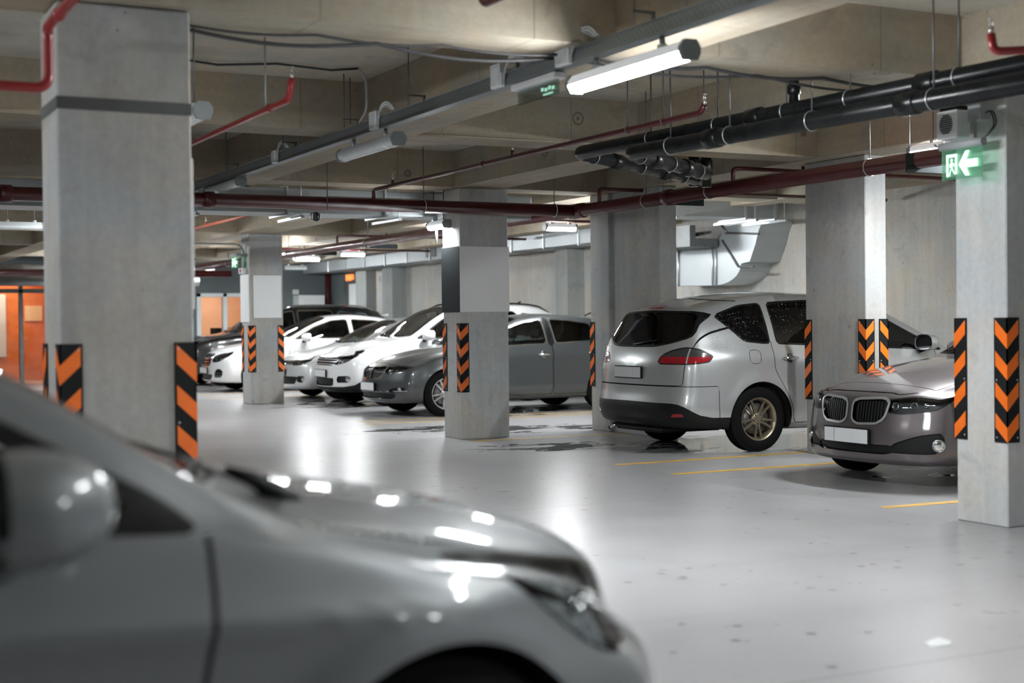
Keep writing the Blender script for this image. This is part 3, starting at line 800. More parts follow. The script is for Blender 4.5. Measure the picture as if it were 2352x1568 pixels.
for k in (0, 1):
    xx = p.x - .05 + k * .15
    MB().tube([(xx, p.y, 2.66), (xx, p.y, 3.3)], .05, 16).build('pipe', MT['black_pipe'], st)
    MB().tube([(xx, p.y, 2.80), (xx, p.y, 2.82), (xx, p.y, 2.92), (xx, p.y, 2.94)], [.051, .062, .062, .051], 16).build('coupling', MT['black_pipe'], st)

# loose threaded rods hanging from the slab
for k, (px, yt, yb, aa) in enumerate(((1617, 165, 238, 9.2), (1484, 240, 300, 10.4), (1524, 190, 290, 10.2), (1348, 225, 320, 11.4), (2201, 0, 150, 8.0), (2082, 265, 350, 10.0), (805, 180, 285, 10.8), (970, 125, 200, 9.8))):
    a = pt(px, yb, 1, aa)
    props(MB().cyl((a.x, a.y, a.z), (a.x, a.y, SLAB), .005, 8).build('threaded_rod', MT['steel_dark']),
          'thin threaded rod hanging from the slab ' + ('left of the black drains', 'beside the red branch pipe', 'above the red branch pipe end', 'in the bay right of the tray', 'above the black drains at the upper right', 'behind the black drains', 'left of the tray near the conduit', 'just left of the emergency light')[k], 'rod', 'threaded rods under the slab')

# ================================================================ DUCTS
def duct_flanges(root, axis, spots, c0, c1, z0, z1):
    for q in spots:
        b = MB()
        if axis == 'x': b.box(q - .015, q + .015, c0 - .025, c1 + .025, z0 - .025, z1 + .025, bev=.003)
        else: b.box(c0 - .025, c1 + .025, q - .015, q + .015, z0 - .025, z1 + .025, bev=.003)
        b.build('flange', MT['steel'], root)
d = thing('ventilation_duct', 'long flat sheet metal duct crossing behind the centre column', 'duct', (3, 16.2, 2.58))
MB().box(-9, 8.3, 15.55, 16.15, 2.62, 2.905, bev=.006).build('duct_body', MT['duct'], d)
duct_flanges(d, 'x', (-1.5, 1.2, 2.7, 3.9, 5.15, 6.35, 7.9), 15.55, 16.15, 2.62, 2.905)
for x in (3.2, 4.1, 5.3, 6.5):
    b = MB().box(x - .02, x + .02, 15.45, 16.3, 2.56, 2.59); b.cyl((x, 15.5, 2.58), (x, 15.5, SLAB), .006, 8); b.build('support_rail', MT['steel'], d)
d = thing('ventilation_duct', 'box duct along the rear wall behind the white cars', 'duct', (12.5, 28, 2.68))
MB().box(12.2, 12.85, 19.6, 35.6, 2.68, 3.02, bev=.006).build('duct_body', MT['duct'], d)
duct_flanges(d, 'y', [19.9 + 1.25 * k for k in range(12)], 12.2, 12.85, 2.68, 3.02)
MB().box(12.18, 12.2, 27.1, 27.6, 2.74, 2.95, bev=.003).build('air_grille', MT['steel_dark'], d)
d = thing('ventilation_duct', 'wide duct high over the silver minivan roof', 'duct', (11.3, 16.2, 2.75))
MB().box(10.05, 12.42, 15.95, 16.55, 2.755, 3.03, bev=.006).build('duct_body', MT['duct'], d)
duct_flanges(d, 'x', (10.45, 11.85, 12.35), 15.95, 16.55, 2.755, 3.03)
for x in (10.6, 11.9, 12.4):
    b = MB().box(x - .02, x + .02, 15.75, 16.75, 2.70, 2.73); b.cyl((x, 15.8, 2.72), (x, 15.8, SLAB), .007, 8); b.build('support_rail', MT['steel'], d)
# elbow duct on the rear wall
el = thing('elbow_duct', 'large curved metal elbow duct on the rear wall above the silver minivan', 'duct', (12.6, 18.2, 1.9))
XB = 12.45
wp = lambda px, py: (pt(px, py, 0, XB).y, pt(px, py, 0, XB).z)
out = [(1541, 657), (1640, 655)] + [(1640 + 62 * math.sin(a), 605 + 50 * math.cos(a)) for a in [PI / 2 * k / 8 for k in range(1, 9)]] + [(1722, 600), (1735, 560), (1742, 530), (1752, 505), (1668, 512), (1650, 552), (1541, 572)]
poly = [wp(*q) for q in out]
MB().prism(poly, XB, 12.99, 'x').build('elbow_body', MT['duct'], el)
for q0, q1 in (((1560, 658), (1560, 568)), ((1638, 656), (1638, 555)), ((1646, 656), (1646, 555)), ((1660, 552), (1697, 612)), ((1697, 612), (1733, 612)), ((1668, 535), (1745, 537)), ((1655, 513), (1672, 535))):
    a, c = wp(*q0), wp(*q1)
    MB().tube([(XB - .008, *a), (XB - .008, *c)], .018, 6).build('flange', MT['steel_dark' if q1[0] > 1650 else 'steel'], el)
b = MB()
a, c = wp(1541, 568), wp(1655, 530)
b.box(11.9, XB - .05, min(a[0], c[0]), max(a[0], c[0]), 2.44, 2.56); b.box(11.9, 12.0, min(a[0], c[0]), max(a[0], c[0]), 2.56, 2.75)
for k in range(4): b.box(12.02 + k * .1, 12.06 + k * .1, c[0] + .1, a[0] - .1, 2.58 + .02 * k, 2.62 + .02 * k)
props(b.build('bracket_rack', MT['steel_dark']), 'dark rack of brackets above the elbow duct on the rear wall', 'rack')
# wrapped ducts at the far left
d = thing('insulated_duct', 'foil wrapped round duct under the ceiling at the far end', 'duct', (5.5, 33, 2.4))
p0, p1 = pt(300, 600, 1, 33), pt(490, 630, 1, 33)
MB().tube([(p0.x - 3, 33, 2.62), (p1.x, 33, 2.62)], .13, 18).build('duct_body', MT['steel'], d)
MB().tube([(p0.x - 3, 33.6, 2.42), (p1.x - .2, 33.6, 2.42)], .13, 18).build('duct_body', MT['steel'], d)
props(MB().tube([(-8, 31, 2.5), (pt(530, 610, 1, 31).x, 31, 2.5)], .075, 16).build('sprinkler_main_pipe', MT['red']), 'dark red main at the far end before the foil wrapped duct', 'pipe')
props(MB().tube([(-8, 34, 2.72), (7.5, 34, 2.72)], .06, 14).build('drain_pipe', MT['black_pipe']), 'black pipe across the far end above the foil wrapped duct', 'pipe')

# ================================================================ SIGNS AND SPEAKER ON THE RIGHT COLUMN
ex = thing('exit_sign', 'lit green emergency exit sign with running figure and arrow on the right column', 'sign', (6.8, 6.82, 2.27), 0, 'green exit signs')
def exit_sign(root, x, ya, yb, z0, z1):
    MB().tube([(x, ya - .012, z1 + .03), (x, yb + .012, z1 + .03)], .028, 16).build('housing', MT['grey_plastic'], root)
    MB().box(x - .004, x + .004, ya, yb, z0, z1 + .005).build('acrylic_panel', MT['exit_glass'], root)
    W, Hh = yb - ya, z1 - z0
    # u grows to the viewer's right (towards smaller y)
    P = lambda u, v: (yb - u * W, z0 + v * Hh)
    X_ = x - .0055
    def poly(pts, nm, m=MT['exit_glow'], th=.0012):
        MB().prism([P(*q) for q in pts], X_ - th, X_, 'x').build(nm, m, root)
    # door frame
    b_ = MB()
    for r_ in (((.12, .10), (.17, .10), (.17, .86), (.12, .86)), ((.34, .18), (.39, .18), (.39, .86), (.34, .86)), ((.17, .76), (.34, .76), (.34, .86), (.17, .86))):
        b_.prism([P(*q) for q in r_], X_ - .0012, X_, 'x')
    b_.build('door_pictogram', MT['exit_glow'], root)
    b_ = MB()
    hd = [(.255 + .028 * math.cos(a), .66 + .055 * math.sin(a)) for a in [2 * PI * k / 12 for k in range(12)]]
    for q in (hd, [(.235, .60), (.285, .58), (.275, .38), (.235, .40)], [(.24, .58), (.20, .50), (.195, .42), (.212, .42), (.222, .48), (.25, .53)], [(.28, .58), (.315, .52), (.325, .44), (.31, .44), (.30, .49), (.275, .52)],
              [(.235, .40), (.262, .40), (.232, .27), (.205, .12), (.18, .12), (.215, .28)], [(.25, .40), (.276, .38), (.305, .30), (.35, .18), (.33, .15), (.285, .26)]):
        b_.prism([P(*c) for c in q], X_ - .0014, X_, 'x')
    b_.build('figure_pictogram', MT['exit_glow'], root)
    poly([(.43, .48), (.60, .92), (.70, .92), (.62, .62), (.90, .62), (.90, .36), (.62, .36), (.70, .08), (.60, .08)], 'arrow_pictogram')
exit_sign(ex, 6.80, 6.66, 7.01, 2.245, 2.435)
MB().box(6.785, 6.815, 6.72, 6.75, 2.49, 2.62).build('mounting_post', MT['steel'], ex)
jb = thing('junction_box', 'grey junction box with dark cables above the lit exit sign', 'junction box', (6.86, 6.72, 2.6))
MB().box(6.80, 6.90, 6.68, 6.79, 2.60, 2.725, bev=.006).build('box', MT['grey_plastic'], jb)
for k in range(2):
    MB().tube([(6.85, 6.68, 2.65), (6.84, 6.63 - .02 * k, 2.66), (6.85, 6.60 - .02 * k, 2.57), (6.84, 6.66, 2.50), (6.82, 6.73, 2.47)], .005, 8, bend=.04).build('cable', MT['cable'], jb)
sp = thing('wall_speaker', 'white wall speaker with round slotted grille on the right column', 'speaker', (6.83, 6.95, 2.5))
MB().box(6.80, 6.96, 6.885, 7.065, 2.515, 2.70, bev=.008).build('cabinet', MT['white_plastic'], sp)
b = MB()
for k in range(9):
    zz = 2.61 + (k - 4) * .014; hw = .058 * math.sqrt(max(.05, 1 - ((k - 4) / 4.6) ** 2))
    b.box(6.797, 6.801, 6.975 - hw, 6.975 + hw, zz - .004, zz + .004)
b.build('slotted_grille', MT['panel_dark'], sp)
MB().box(6.82, 6.95, 6.89, 7.05, 2.70, 2.725).build('top_wedge', MT['dark_plastic'], sp)
br = MB().tube([(6.80, 7.08, 2.49), (6.80, 7.05, 2.465), (6.80, 6.90, 2.485)], .006, 8); br.build('bracket', MT['steel_dark'], sp)

e2_ = thing('exit_sign', 'small lit green exit sign on the distant column', 'sign', (7.0, 24.0, 2.5), 0, 'green exit signs')
exit_sign(e2_, 6.98, 23.75, 24.12, 2.33, 2.53)
MB().box(6.98, 7.14, 23.92, 23.95, 2.55, 2.58).build('mounting_post', MT['steel'], e2_)
al = thing('alarm_box', 'small white alarm box with a red square under the distant exit sign', 'alarm', (7.1, 23.8, 2.2))
MB().box(7.04, 7.14, 23.72, 23.92, 2.235, 2.33, bev=.006).build('box', MT['white_plastic'], al)
MB().box(7.036, 7.041, 23.76, 23.86, 2.25, 2.315).build('button', MT['red_bright'], al)

# ================================================================ FAR END: OFFICE WINDOW, LOBBY, DOOR, CABINET
def rect(px0, py0, px1, py1, y=Y1):
    a, c = pt(px0, py0, 1, y), pt(px1, py1, 1, y)
    return a.x, c.x, c.z, a.z
fx0, fx1 = off0, off1
w1 = props(bpy.data.objects.new('window_1', None), kind='structure'); COL.objects.link(w1); w1.location = ((fx0 + fx1) / 2, Y1, .25)
b = MB()
for xa, xb in ((fx0, fx0 + .12), (fx1 - .12, fx1), (wl(511), wl(521))): b.box(xa, xb, Y1 - .06, Y1 + .12, .25, 2.18, bev=.01)
b.box(fx0, fx1, Y1 - .06, Y1 + .12, 2.08, 2.18, bev=.01); b.box(fx0, fx1, Y1 - .06, Y1 + .12, .25, .35, bev=.01)
b.build('window_frame', MT['window_frame'], w1)
MB().box(fx0 + .1, fx1 - .1, Y1 + .02, Y1 + .03, .35, 2.1).build('window_pane', MT['window_glass'], w1)
b = MB()
b.box(fx0 - .6, fx1 + .6, Y1 + 2.4, Y1 + 2.5, 0, 2.6); b.box(fx0 - .6, fx0 - .5, Y1 + .2, Y1 + 2.5, 0, 2.6); b.box(fx1 + .5, fx1 + .6, Y1 + .2, Y1 + 2.5, 0, 2.6); b.box(fx0 - .6, fx1 + .6, Y1 + .2, Y1 + 2.5, 2.6, 2.7)
struct('wall_office', b, mat('warm_office_wall', (.78, .50, .33), .7))
for k, (u0, u1, v0) in enumerate(((483, 509, 753), (523, 541, 752))):
    x0_, x1_ = pt(u0, v0, 1, Y1 + .6).x, pt(u1, v0, 1, Y1 + .6).x; zt = pt(u0, v0, 1, Y1 + .6).z
    mo = thing('computer_monitor', ('larger', 'smaller')[k] + ' black monitor back seen through the far office window', 'monitor', ((x0_ + x1_) / 2, Y1 + .6, .75))
    MB().box(x0_, x1_, Y1 + .58, Y1 + .62, zt - .36, zt, bev=.006).build('screen', MT['dark_plastic'], mo)
    MB().box((x0_ + x1_) / 2 - .03, (x0_ + x1_) / 2 + .03, Y1 + .59, Y1 + .61, .75, zt - .3).build('stand', MT['dark_plastic'], mo)
props(MB().box(fx0 - .3, fx1 + .3, Y1 + .35, Y1 + .95, .70, .75).build('office_desk', MT['wood']), 'desk top behind the far office window', 'desk')
def room_light(loc, size, power, col):
    l = bpy.data.lights.new('room_lamp', 'AREA'); l.size = size; l.energy = power; l.color = col
    o = bpy.data.objects.new('room_lamp', l); COL.objects.link(o); o.location = loc
room_light(((fx0 + fx1) / 2, Y1 + 1.2, 2.55), 1.0, 45, (1.0, .86, .72))
# lobby with orange wood wall behind dark glazing bars
w2 = props(bpy.data.objects.new('window_2', None), kind='structure'); COL.objects.link(w2); w2.location = ((lob0 + lob1) / 2, Y1, 0)
b = MB()
for xx in (lob0 + .05, wl(-60), wl(48), lob1 - .05): b.box(xx - .05, xx + .05, Y1 - .03, Y1 + .1, 0, 2.55, bev=.01)
zt = wz(40, 668)
b.box(lob0, lob1, Y1 - .03, Y1 + .1, zt - .05, zt + .05, bev=.01); b.box(lob0, lob1, Y1 - .03, Y1 + .1, 2.47, 2.56, bev=.01)
b.build('window_frame', MT['steel_dark'], w2)
MB().box(lob0, lob1, Y1 + .02, Y1 + .03, .05, 2.5).build('window_pane', MT['window_glass'], w2)
b = MB(); b.box(lob0 - .5, lob1 + .5, Y1 + 2.4, Y1 + 2.5, 0, 2.7); b.box(lob1 + .4, lob1 + .5, Y1 + .2, Y1 + 2.5, 0, 2.7); b.box(lob0 - .5, lob0 - .4, Y1 + .2, Y1 + 2.5, 0, 2.7); b.box(lob0 - .5, lob1 + .5, Y1 + .2, Y1 + 2.5, 2.7, 2.8)
struct('wall_lobby', b, MT['wood'])
props(MB().box(pt(-20, 700, 1, Y1 + 2.3).x, pt(14, 700, 1, Y1 + 2.3).x, Y1 + 2.3, Y1 + 2.36, .6, 2.2, bev=.02).build('lobby_door', MT['panel_white']), 'pale door in the orange lobby at the left edge', 'door', kind='thing')
props(MB().box(pt(57, 700, 1, Y1 + 2.35).x, pt(97, 700, 1, Y1 + 2.35).x, Y1 + 2.35, Y1 + 2.40, pt(57, 737, 1, Y1 + 2.35).z, pt(57, 702, 1, Y1 + 2.35).z).build('wall_poster', mat('tan_poster', (.85, .62, .36), .6)), 'tan poster on the orange lobby wall', 'poster')
room_light(((lob0 + lob1) / 2, Y1 + 1.3, 2.65), 1.6, 60, (1.0, .82, .62))

x0_, x1_, z0_, z1_ = rect(681, 678, 741, 760, Y1 - .3)
cb = thing('wall_cabinet', 'white metal cabinet standing against the dark far wall', 'cabinet', ((x0_ + x1_) / 2, Y1 - .3, z0_))
MB().box(x0_, x1_, Y1 - .5, Y1, z0_, z1_, bev=.01).build('body', MT['white_plastic'], cb)
MB().box(x0_ + .35, x1_ - .35, Y1 - .515, Y1 - .5, z1_ - .33, z1_ - .22).build('label_window', MT['panel_dark'], cb)
x0_, x1_, z0_, z1_ = rect(672, 665, 686, 676, Y1)
props(MB().box(x0_, x1_, Y1 - .012, Y1, z0_, z1_).build('paper_notice', MT['panel_white']), 'white paper notice pinned to the dark far wall', 'notice')
def rect_side(px0, py0, px1, py1):
    a, c = pt(px0, py0, 0, X1), pt(px1, py1, 0, X1)
    return c.y, a.y, c.z, a.z
y0_, y1_, z0_, z1_ = rect_side(802, 631, 814, 644)
props(MB().box(X1 - .10, X1 - .01, y0_, y1_, z0_, z1_, bev=.01).build('orange_light_sign', MT['orange_sign']), 'small glowing orange sign above the far doorway', 'sign')
y0_, y1_, z0_, z1_ = rect_side(806, 652, 835, 760)
dr = props(bpy.data.objects.new('door_1', None), kind='structure'); COL.objects.link(dr); dr.location = (X1 - .04, (y0_ + y1_) / 2, 0)
MB().box(X1 - .06, X1 - .01, y0_, y1_, 0, z1_, bev=.005).build('door_leaf', MT['panel_white'], dr)
MB().cyl((X1 - .09, y0_ + .1, 1.0), (X1 - .09, y0_ + .22, 1.0), .012, 8).build('door_handle', MT['steel'], dr)
b = MB(); b.box(X1 - .07, X1, y1_, y1_ + .35, 0, z1_ + .1); b.box(X1 - .07, X1, y0_ - .08, y0_, 0, z1_ + .1); b.box(X1 - .07, X1, y0_, y1_, z1_, z1_ + .1)
b.build('door_frame', MT['steel_dark'], dr)
p = pt(757, 640, 1, Y1 - .15)
props(MB().tube([(min(p.x, X1 - .1), Y1 - .15, .0), (min(p.x, X1 - .1), Y1 - .15, SLAB)], .07, 14).build('sprinkler_riser_pipe', MT['red']), 'upright dark red riser pipe in the far corner', 'pipe')

# ================================================================ CARS
# A body is a loft of cross-sections along d (distance from the nose); outlines of glass, lamps, grilles and doors are cut
# into its surface, and every cut-out region becomes a part of its own.
def pchip(pts):
    P = sorted(pts); x = np.array([p[0] for p in P], float); y = np.array([p[1] for p in P], float)
    h = np.diff(x); dl = np.diff(y) / h; m = np.zeros(len(x))
    if len(x) > 2:
        for i in range(1, len(x) - 1):
            if dl[i - 1] * dl[i] > 0:
                w1, w2 = 2 * h[i] + h[i - 1], h[i] + 2 * h[i - 1]
                m[i] = (w1 + w2) / (w1 / dl[i - 1] + w2 / dl[i])
    m[0], m[-1] = dl[0], dl[-1]
    def f(q):
        q = np.clip(np.asarray(q, float), x[0], x[-1])
        i = np.clip(np.searchsorted(x, q) - 1, 0, len(x) - 2)
        t = (q - x[i]) / h[i]
        return (2 * t ** 3 - 3 * t ** 2 + 1) * y[i] + (t ** 3 - 2 * t ** 2 + t) * h[i] * m[i] + (-2 * t ** 3 + 3 * t ** 2) * y[i + 1] + (t ** 3 - t ** 2) * h[i] * m[i + 1]
    return f

def catmull(P, seg, closed=False):
    P = np.array(P, float); n = len(P); out = []
    rng_ = range(n) if closed else range(n - 1)
    for i in rng_:
        if closed: p0, p1, p2, p3 = P[i - 1], P[i], P[(i + 1) % n], P[(i + 2) % n]
        else:
            p1, p2 = P[i], P[i + 1]
            p0 = P[i - 1] if i > 0 else 2 * p1 - p2
            p3 = P[i + 2] if i + 2 < n else 2 * p2 - p1
        a = .5
        t0 = 0; t1 = t0 + max(1e-5, np.linalg.norm(p1 - p0)) ** a; t2 = t1 + max(1e-5, np.linalg.norm(p2 - p1)) ** a; t3 = t2 + max(1e-5, np.linalg.norm(p3 - p2)) ** a
        sg = seg if isinstance(seg, int) else seg[i]
        for k in range(sg):
            t = t1 + (t2 - t1) * k / sg
            A1 = (t1 - t) / (t1 - t0) * p0 + (t - t0) / (t1 - t0) * p1
            A2 = (t2 - t) / (t2 - t1) * p1 + (t - t1) / (t2 - t1) * p2
            A3 = (t3 - t) / (t3 - t2) * p2 + (t - t2) / (t3 - t2) * p3
            B1 = (t2 - t) / (t2 - t0) * A1 + (t - t0) / (t2 - t0) * A2
            B2 = (t3 - t) / (t3 - t1) * A2 + (t - t1) / (t3 - t1) * A3
            out.append((t2 - t) / (t2 - t1) * B1 + (t - t1) / (t2 - t1) * B2)
    if not closed: out.append(P[-1])
    return np.array(out)

def sdf(poly, q, inflate=0.0):
    """signed distance (negative inside) of points q (n, 2) to a closed outline"""
    P = np.array(poly, float); q = np.asarray(q, float)
    d2 = np.full(len(q), 1e9); ins = np.zeros(len(q), bool)
    for a, b in zip(P, np.roll(P, -1, 0)):
        e = b - a; w = q - a
        t = np.clip((w @ e) / max(1e-12, e @ e), 0, 1)
        r = w - t[:, None] * e
        d2 = np.minimum(d2, (r * r).sum(1))
        c = ((a[1] <= q[:, 1]) != (b[1] <= q[:, 1]))
        with np.errstate(divide='ignore', invalid='ignore'):
            xx = a[0] + (q[:, 1] - a[1]) / (b[1] - a[1]) * (b[0] - a[0])
        ins ^= c & (q[:, 0] < xx)
    return np.where(ins, -1, 1) * np.sqrt(d2) - inflate

def rounded(poly, r, n=5):
    """outline with its corners rounded off by up to r"""
    P = [np.array(p, float) for p in poly]; out = []
    for i in range(len(P)):
        a, b, c = P[i - 1], P[i], P[(i + 1) % len(P)]
        la, lc = np.linalg.norm(a - b), np.linalg.norm(c - b)
        k = min(r, la * .45, lc * .45)
        p0, p1 = b + (a - b) / la * k, b + (c - b) / lc * k
        for j in range(n + 1):
            t = j / n
            out.append(p0 * (1 - t) ** 2 + 2 * b * t * (1 - t) + p1 * t * t)
    return np.array(out)

class Body:
    """columns of V: d, y, z, k (place round the section: 0 keel .. 6 shoulder .. 8 roof edge .. 11 centre), nx, ny, nz"""
    SEG = [4, 2, 2, 6, 5, 3, 5, 5, 2, 5, 5]
    def __init__(s, S):
        s.S = S; L = S['L']; s.L = L; s.SEG = S.get('seg', Body.SEG)
        fz, fw, fb, fy, fs_ = (pchip(S[k]) for k in ('top', 'half', 'belt', 'roofw', 'sill'))
        fc = pchip(S['crown']); fin = pchip(S.get('inset', [(0, .05), (L, .05)]))
        s.fz, s.fw, s.fb, s.fy, s.fc = fz, fw, fb, fy, fc
        step = S.get('step', .045)
        ds = np.linspace(0, L, int(L / step) + 1)
        half = []
        for d in ds:
            w, zb, zt, yr, cr, zs = float(fw(d)), float(fb(d)), float(fz(d)), float(fy(d)), float(fc(d)), float(fs_(d))
            yb = w - float(fin(d)); ze = zt - cr
            zb = min(zb, ze - .008)
            zm = zs + .50 * (zb - zs)
            P = [(0, zs), (w - .16, zs), (w - .055, zs + .02), (w - .014, zs + .15), (w, zm), (w - .012, zb - .11), (yb, zb),
                 ((yb + yr) / 2 + .022 * min(1, (ze - zb) * 3), (zb + ze) / 2), (yr, ze), (yr * .93, ze + cr * .30), (yr * .52, ze + cr * .80), (0, zt)]
            if d < 1.15 and 'valley' in S: P[7] = (P[7][0], P[7][1] - S['valley'] * (1 - (d / 1.15) ** 3))
            half.append(catmull(P, s.SEG))
        half = np.array(half)                       # stations, ring, 2
        N, Mh = half.shape[:2]
        kk = []
        for i, sg in enumerate(s.SEG): kk += [i + j / sg for j in range(sg)]
        kk.append(len(s.SEG))
        ring_k = np.array(kk + kk[-2:0:-1]); R = len(ring_k)
        V, F = [], []
        for j, d in enumerate(ds):
            for i in range(Mh): V.append((d, half[j, i, 0], half[j, i, 1], kk[i]))
            for i in range(Mh - 2, 0, -1): V.append((d, -half[j, i, 0], half[j, i, 1], kk[i]))
        for j in range(N - 1):
            for i in range(R): F.append((j * R + i, j * R + (i + 1) % R, (j + 1) * R + (i + 1) % R, (j + 1) * R + i))
        nc = 14
        for end, j in ((0, 0), (1, N - 1)):
            base = list(range(j * R, j * R + R)); prev = base
            ys = np.array([V[i][1] for i in base]); zs_ = np.array([V[i][2] for i in base])
            zc = .5 * (zs_.min() + zs_.max())
            kc = 20 + end
            for q in range(1, nc):
                sc_ = 1 - q / nc
                cur = []
                for i in range(R):
                    cur.append(len(V)); V.append((ds[j], ys[i] * sc_, zc + (zs_[i] - zc) * sc_, kc))
                for i in range(R):
                    q4 = (prev[i], prev[(i + 1) % R], cur[(i + 1) % R], cur[i]); F.append(q4 if end else q4[::-1])
                prev = cur
            c = len(V); V.append((ds[j], 0, zc, kc))
            for i in range(R): F.append((prev[i], prev[(i + 1) % R], c) if end else (c, prev[(i + 1) % R], prev[i]))
        V = np.array(V, float)
        flat = V[:, 0].copy()
        # bend the flat ends into a nose and a tail
        for end, key in ((0, 'nose'), (1, 'tail')):
            E = S[key]; D = E['depth']
            dist = V[:, 0] if end == 0 else L - V[:, 0]
            t = np.clip(1 - dist / D, 0, 1) ** E.get('pow', 1.6)
            prof = pchip(E['prof'])(V[:, 2])
            plan = E['plan'] * np.abs(V[:, 1] / S['W']) ** E.get('n', 2.6)
            sh = t * (prof + plan)
            V[:, 0] += sh if end == 0 else -sh
        # relax the edges of the two ends, then the whole shell a little
        nb = [set() for _ in range(len(V))]
        for f in F:
            for a, b in zip(f, f[1:] + f[:1]): nb[a].add(b); nb[b].add(a)
        mx = max(len(x) for x in nb if len(x) < 20)
        idx = np.zeros((len(V), mx), int); wt = np.zeros((len(V), mx))
        for i, x in enumerate(nb):
            x = list(x)[:mx]; idx[i, :len(x)] = x; wt[i, :len(x)] = 1
        cnt = wt.sum(1)[:, None]
        near = np.minimum(flat, L - flat)
        edge = np.clip(1 - near / .40, 0, 1) * S.get('soft', .8)
        for it in range(S.get('relax', 7)):
            av = (V[idx, :3] * wt[:, :, None]).sum(1) / cnt
            a = edge if it >= 2 else np.maximum(edge, .35)
            V[:, :3] += (av - V[:, :3]) * (a * .5)[:, None]
        # flared wheel arches and any pressed-in feature line
        for dw in (S['front_axle'], S['rear_axle']):
            r = np.hypot(V[:, 0] - dw, V[:, 2] - S['wheel_r'])
            fl = S.get('flare', .022) * np.exp(-((r - S['arch_r']) / .07) ** 2) * np.clip((np.abs(V[:, 1]) / S['W'] - .80) / .12, 0, 1) * np.clip(1 - (V[:, 2] - S['arch_r'] - S['wheel_r'] - .02) / .1, 0, 1)
            if dw < L / 2: fl = fl * np.clip((V[:, 0] - dw + S['arch_r'] + .12) / .16, 0, 1)
            V[:, 1] += np.sign(V[:, 1]) * fl
        for (d0, z0, d1, z1, amp) in S.get('creases', ()):
            zz = z0 + (z1 - z0) * (V[:, 0] - d0) / (d1 - d0)
            on = np.clip((V[:, 0] - d0) / .25, 0, 1) * np.clip((d1 - V[:, 0]) / .25, 0, 1) * (V[:, 3] < 6.5) * (V[:, 3] > 2)
            V[:, 1] += np.sign(V[:, 1]) * amp * on * np.exp(-np.abs(V[:, 2] - zz) / S.get('crease_w', .035))
        if 'shape' in S: S['shape'](V)
        nrm = np.zeros((len(V), 3))
        X = np.stack([-V[:, 0], V[:, 1], V[:, 2]], 1)
        for f in F:
            p = X[list(f)]
            n_ = np.cross(p[2] - p[0], (p[3] if len(f) > 3 else p[1]) - p[1 if len(f) > 3 else 0]) if len(f) > 3 else np.cross(p[1] - p[0], p[2] - p[0])
            for i in f: nrm[i] += n_
        nrm /= np.maximum(1e-9, np.linalg.norm(nrm, axis=1))[:, None]
        if ((nrm[:, 1] * V[:, 1]).sum()) < 0:
            nrm = -nrm; F = [f[::-1] for f in F]
        s.V = np.hstack([V, nrm]); s.F = [(f, 'body') for f in F]
    def wrap(s, end):
        """(u, z): u runs across the nose or tail and on round the corner along the side"""
        V = s.V
        return np.stack([np.abs(V[:, 1]) + (V[:, 0] if end == 0 else s.L - V[:, 0]), V[:, 2]], 1)
    def clip(s, g, tag, within=('body',), cond=None):
        """split faces along g = 0; the side with g < 0 gets the tag"""
        V = list(map(tuple, s.V)); g = list(g); cd = [True] * len(V) if cond is None else list(cond)
        cache, out = {}, []
        for f, t in s.F:
            if t not in within: out.append((f, t)); continue
            gi = [g[i] for i in f]
            if min(gi) >= -1e-7 or not all(cd[i] for i in f): out.append((f, t)); continue
            if max(gi) <= 1e-7: out.append((f, tag)); continue
            A, B = [], []
            n = len(f)
            for i in range(n):
                a, b = f[i], f[(i + 1) % n]
                (A if g[a] <= 0 else B).append(a)
                if (g[a] <= 0) != (g[b] <= 0):
                    key = (a, b) if a < b else (b, a)
                    c = cache.get(key)
                    if c is None:
                        q = g[a] / (g[a] - g[b]); q = min(.999, max(.001, q))
                        va, vb = V[a], V[b]
                        nv = [x + (y - x) * q for x, y in zip(va, vb)]
                        nv[3] = va[3] if va[3] < 19 else vb[3]
                        c = len(V); V.append(tuple(nv)); g.append(0.0); cd.append(True); cache[key] = c
                    A.append(c); B.append(c)
            if len(A) > 2: out.append((tuple(A), tag))
            if len(B) > 2: out.append((tuple(B), t))
        s.V = np.array(V); s.F = out
    # ---- outlines
    def side(s, poly, tag, frame=0, ftag=None, within=('body',), kmax=8.2, kmin=1.5, extra=None):
        q = s.V[:, [0, 2]]
        g = sdf(poly, q); cd = (s.V[:, 3] < kmax) & (s.V[:, 3] > kmin) & (np.abs(s.V[:, 1]) > .4)
        if extra is not None: cd &= extra(s.V)
        s.clip(g, ftag or tag, within, cd)
        if frame:
            g = sdf(poly, s.V[:, [0, 2]]) + frame
            s.clip(g, tag, (ftag,), None)
    def front(s, poly, tag, frame=0, ftag=None, within=('body',), end=0, wrap=False, reach=1.2, sym=True):
        def q():
            if wrap: return s.wrap(end)
            return np.stack([np.abs(s.V[:, 1]) if sym else s.V[:, 1], s.V[:, 2]], 1)
        def near(): return (s.V[:, 0] < reach) if end == 0 else (s.V[:, 0] > s.L - reach)
        # lamps stop where the surface turns up into the bonnet
        turn = lambda g: np.maximum(g, (s.V[:, 6] - .86) * .25) if wrap else g
        s.clip(turn(sdf(poly, q())), ftag or tag, within, near())
        if frame: s.clip(turn(sdf(poly, q())) + frame, tag, (ftag,), None)
    def top(s, poly, tag, frame=0, ftag=None, within=('body',), kmin=7.9):
        q = lambda: np.stack([s.V[:, 0], np.abs(s.V[:, 1])], 1)
        cd = (s.V[:, 3] > kmin) & (s.V[:, 3] < 19)
        s.clip(sdf(poly, q()), ftag or tag, within, cd)
        if frame: s.clip(sdf(poly, q()) + frame, tag, (ftag,), None)
    def ring_gap(s, tag, gap, gaptag='gap'):
        pass
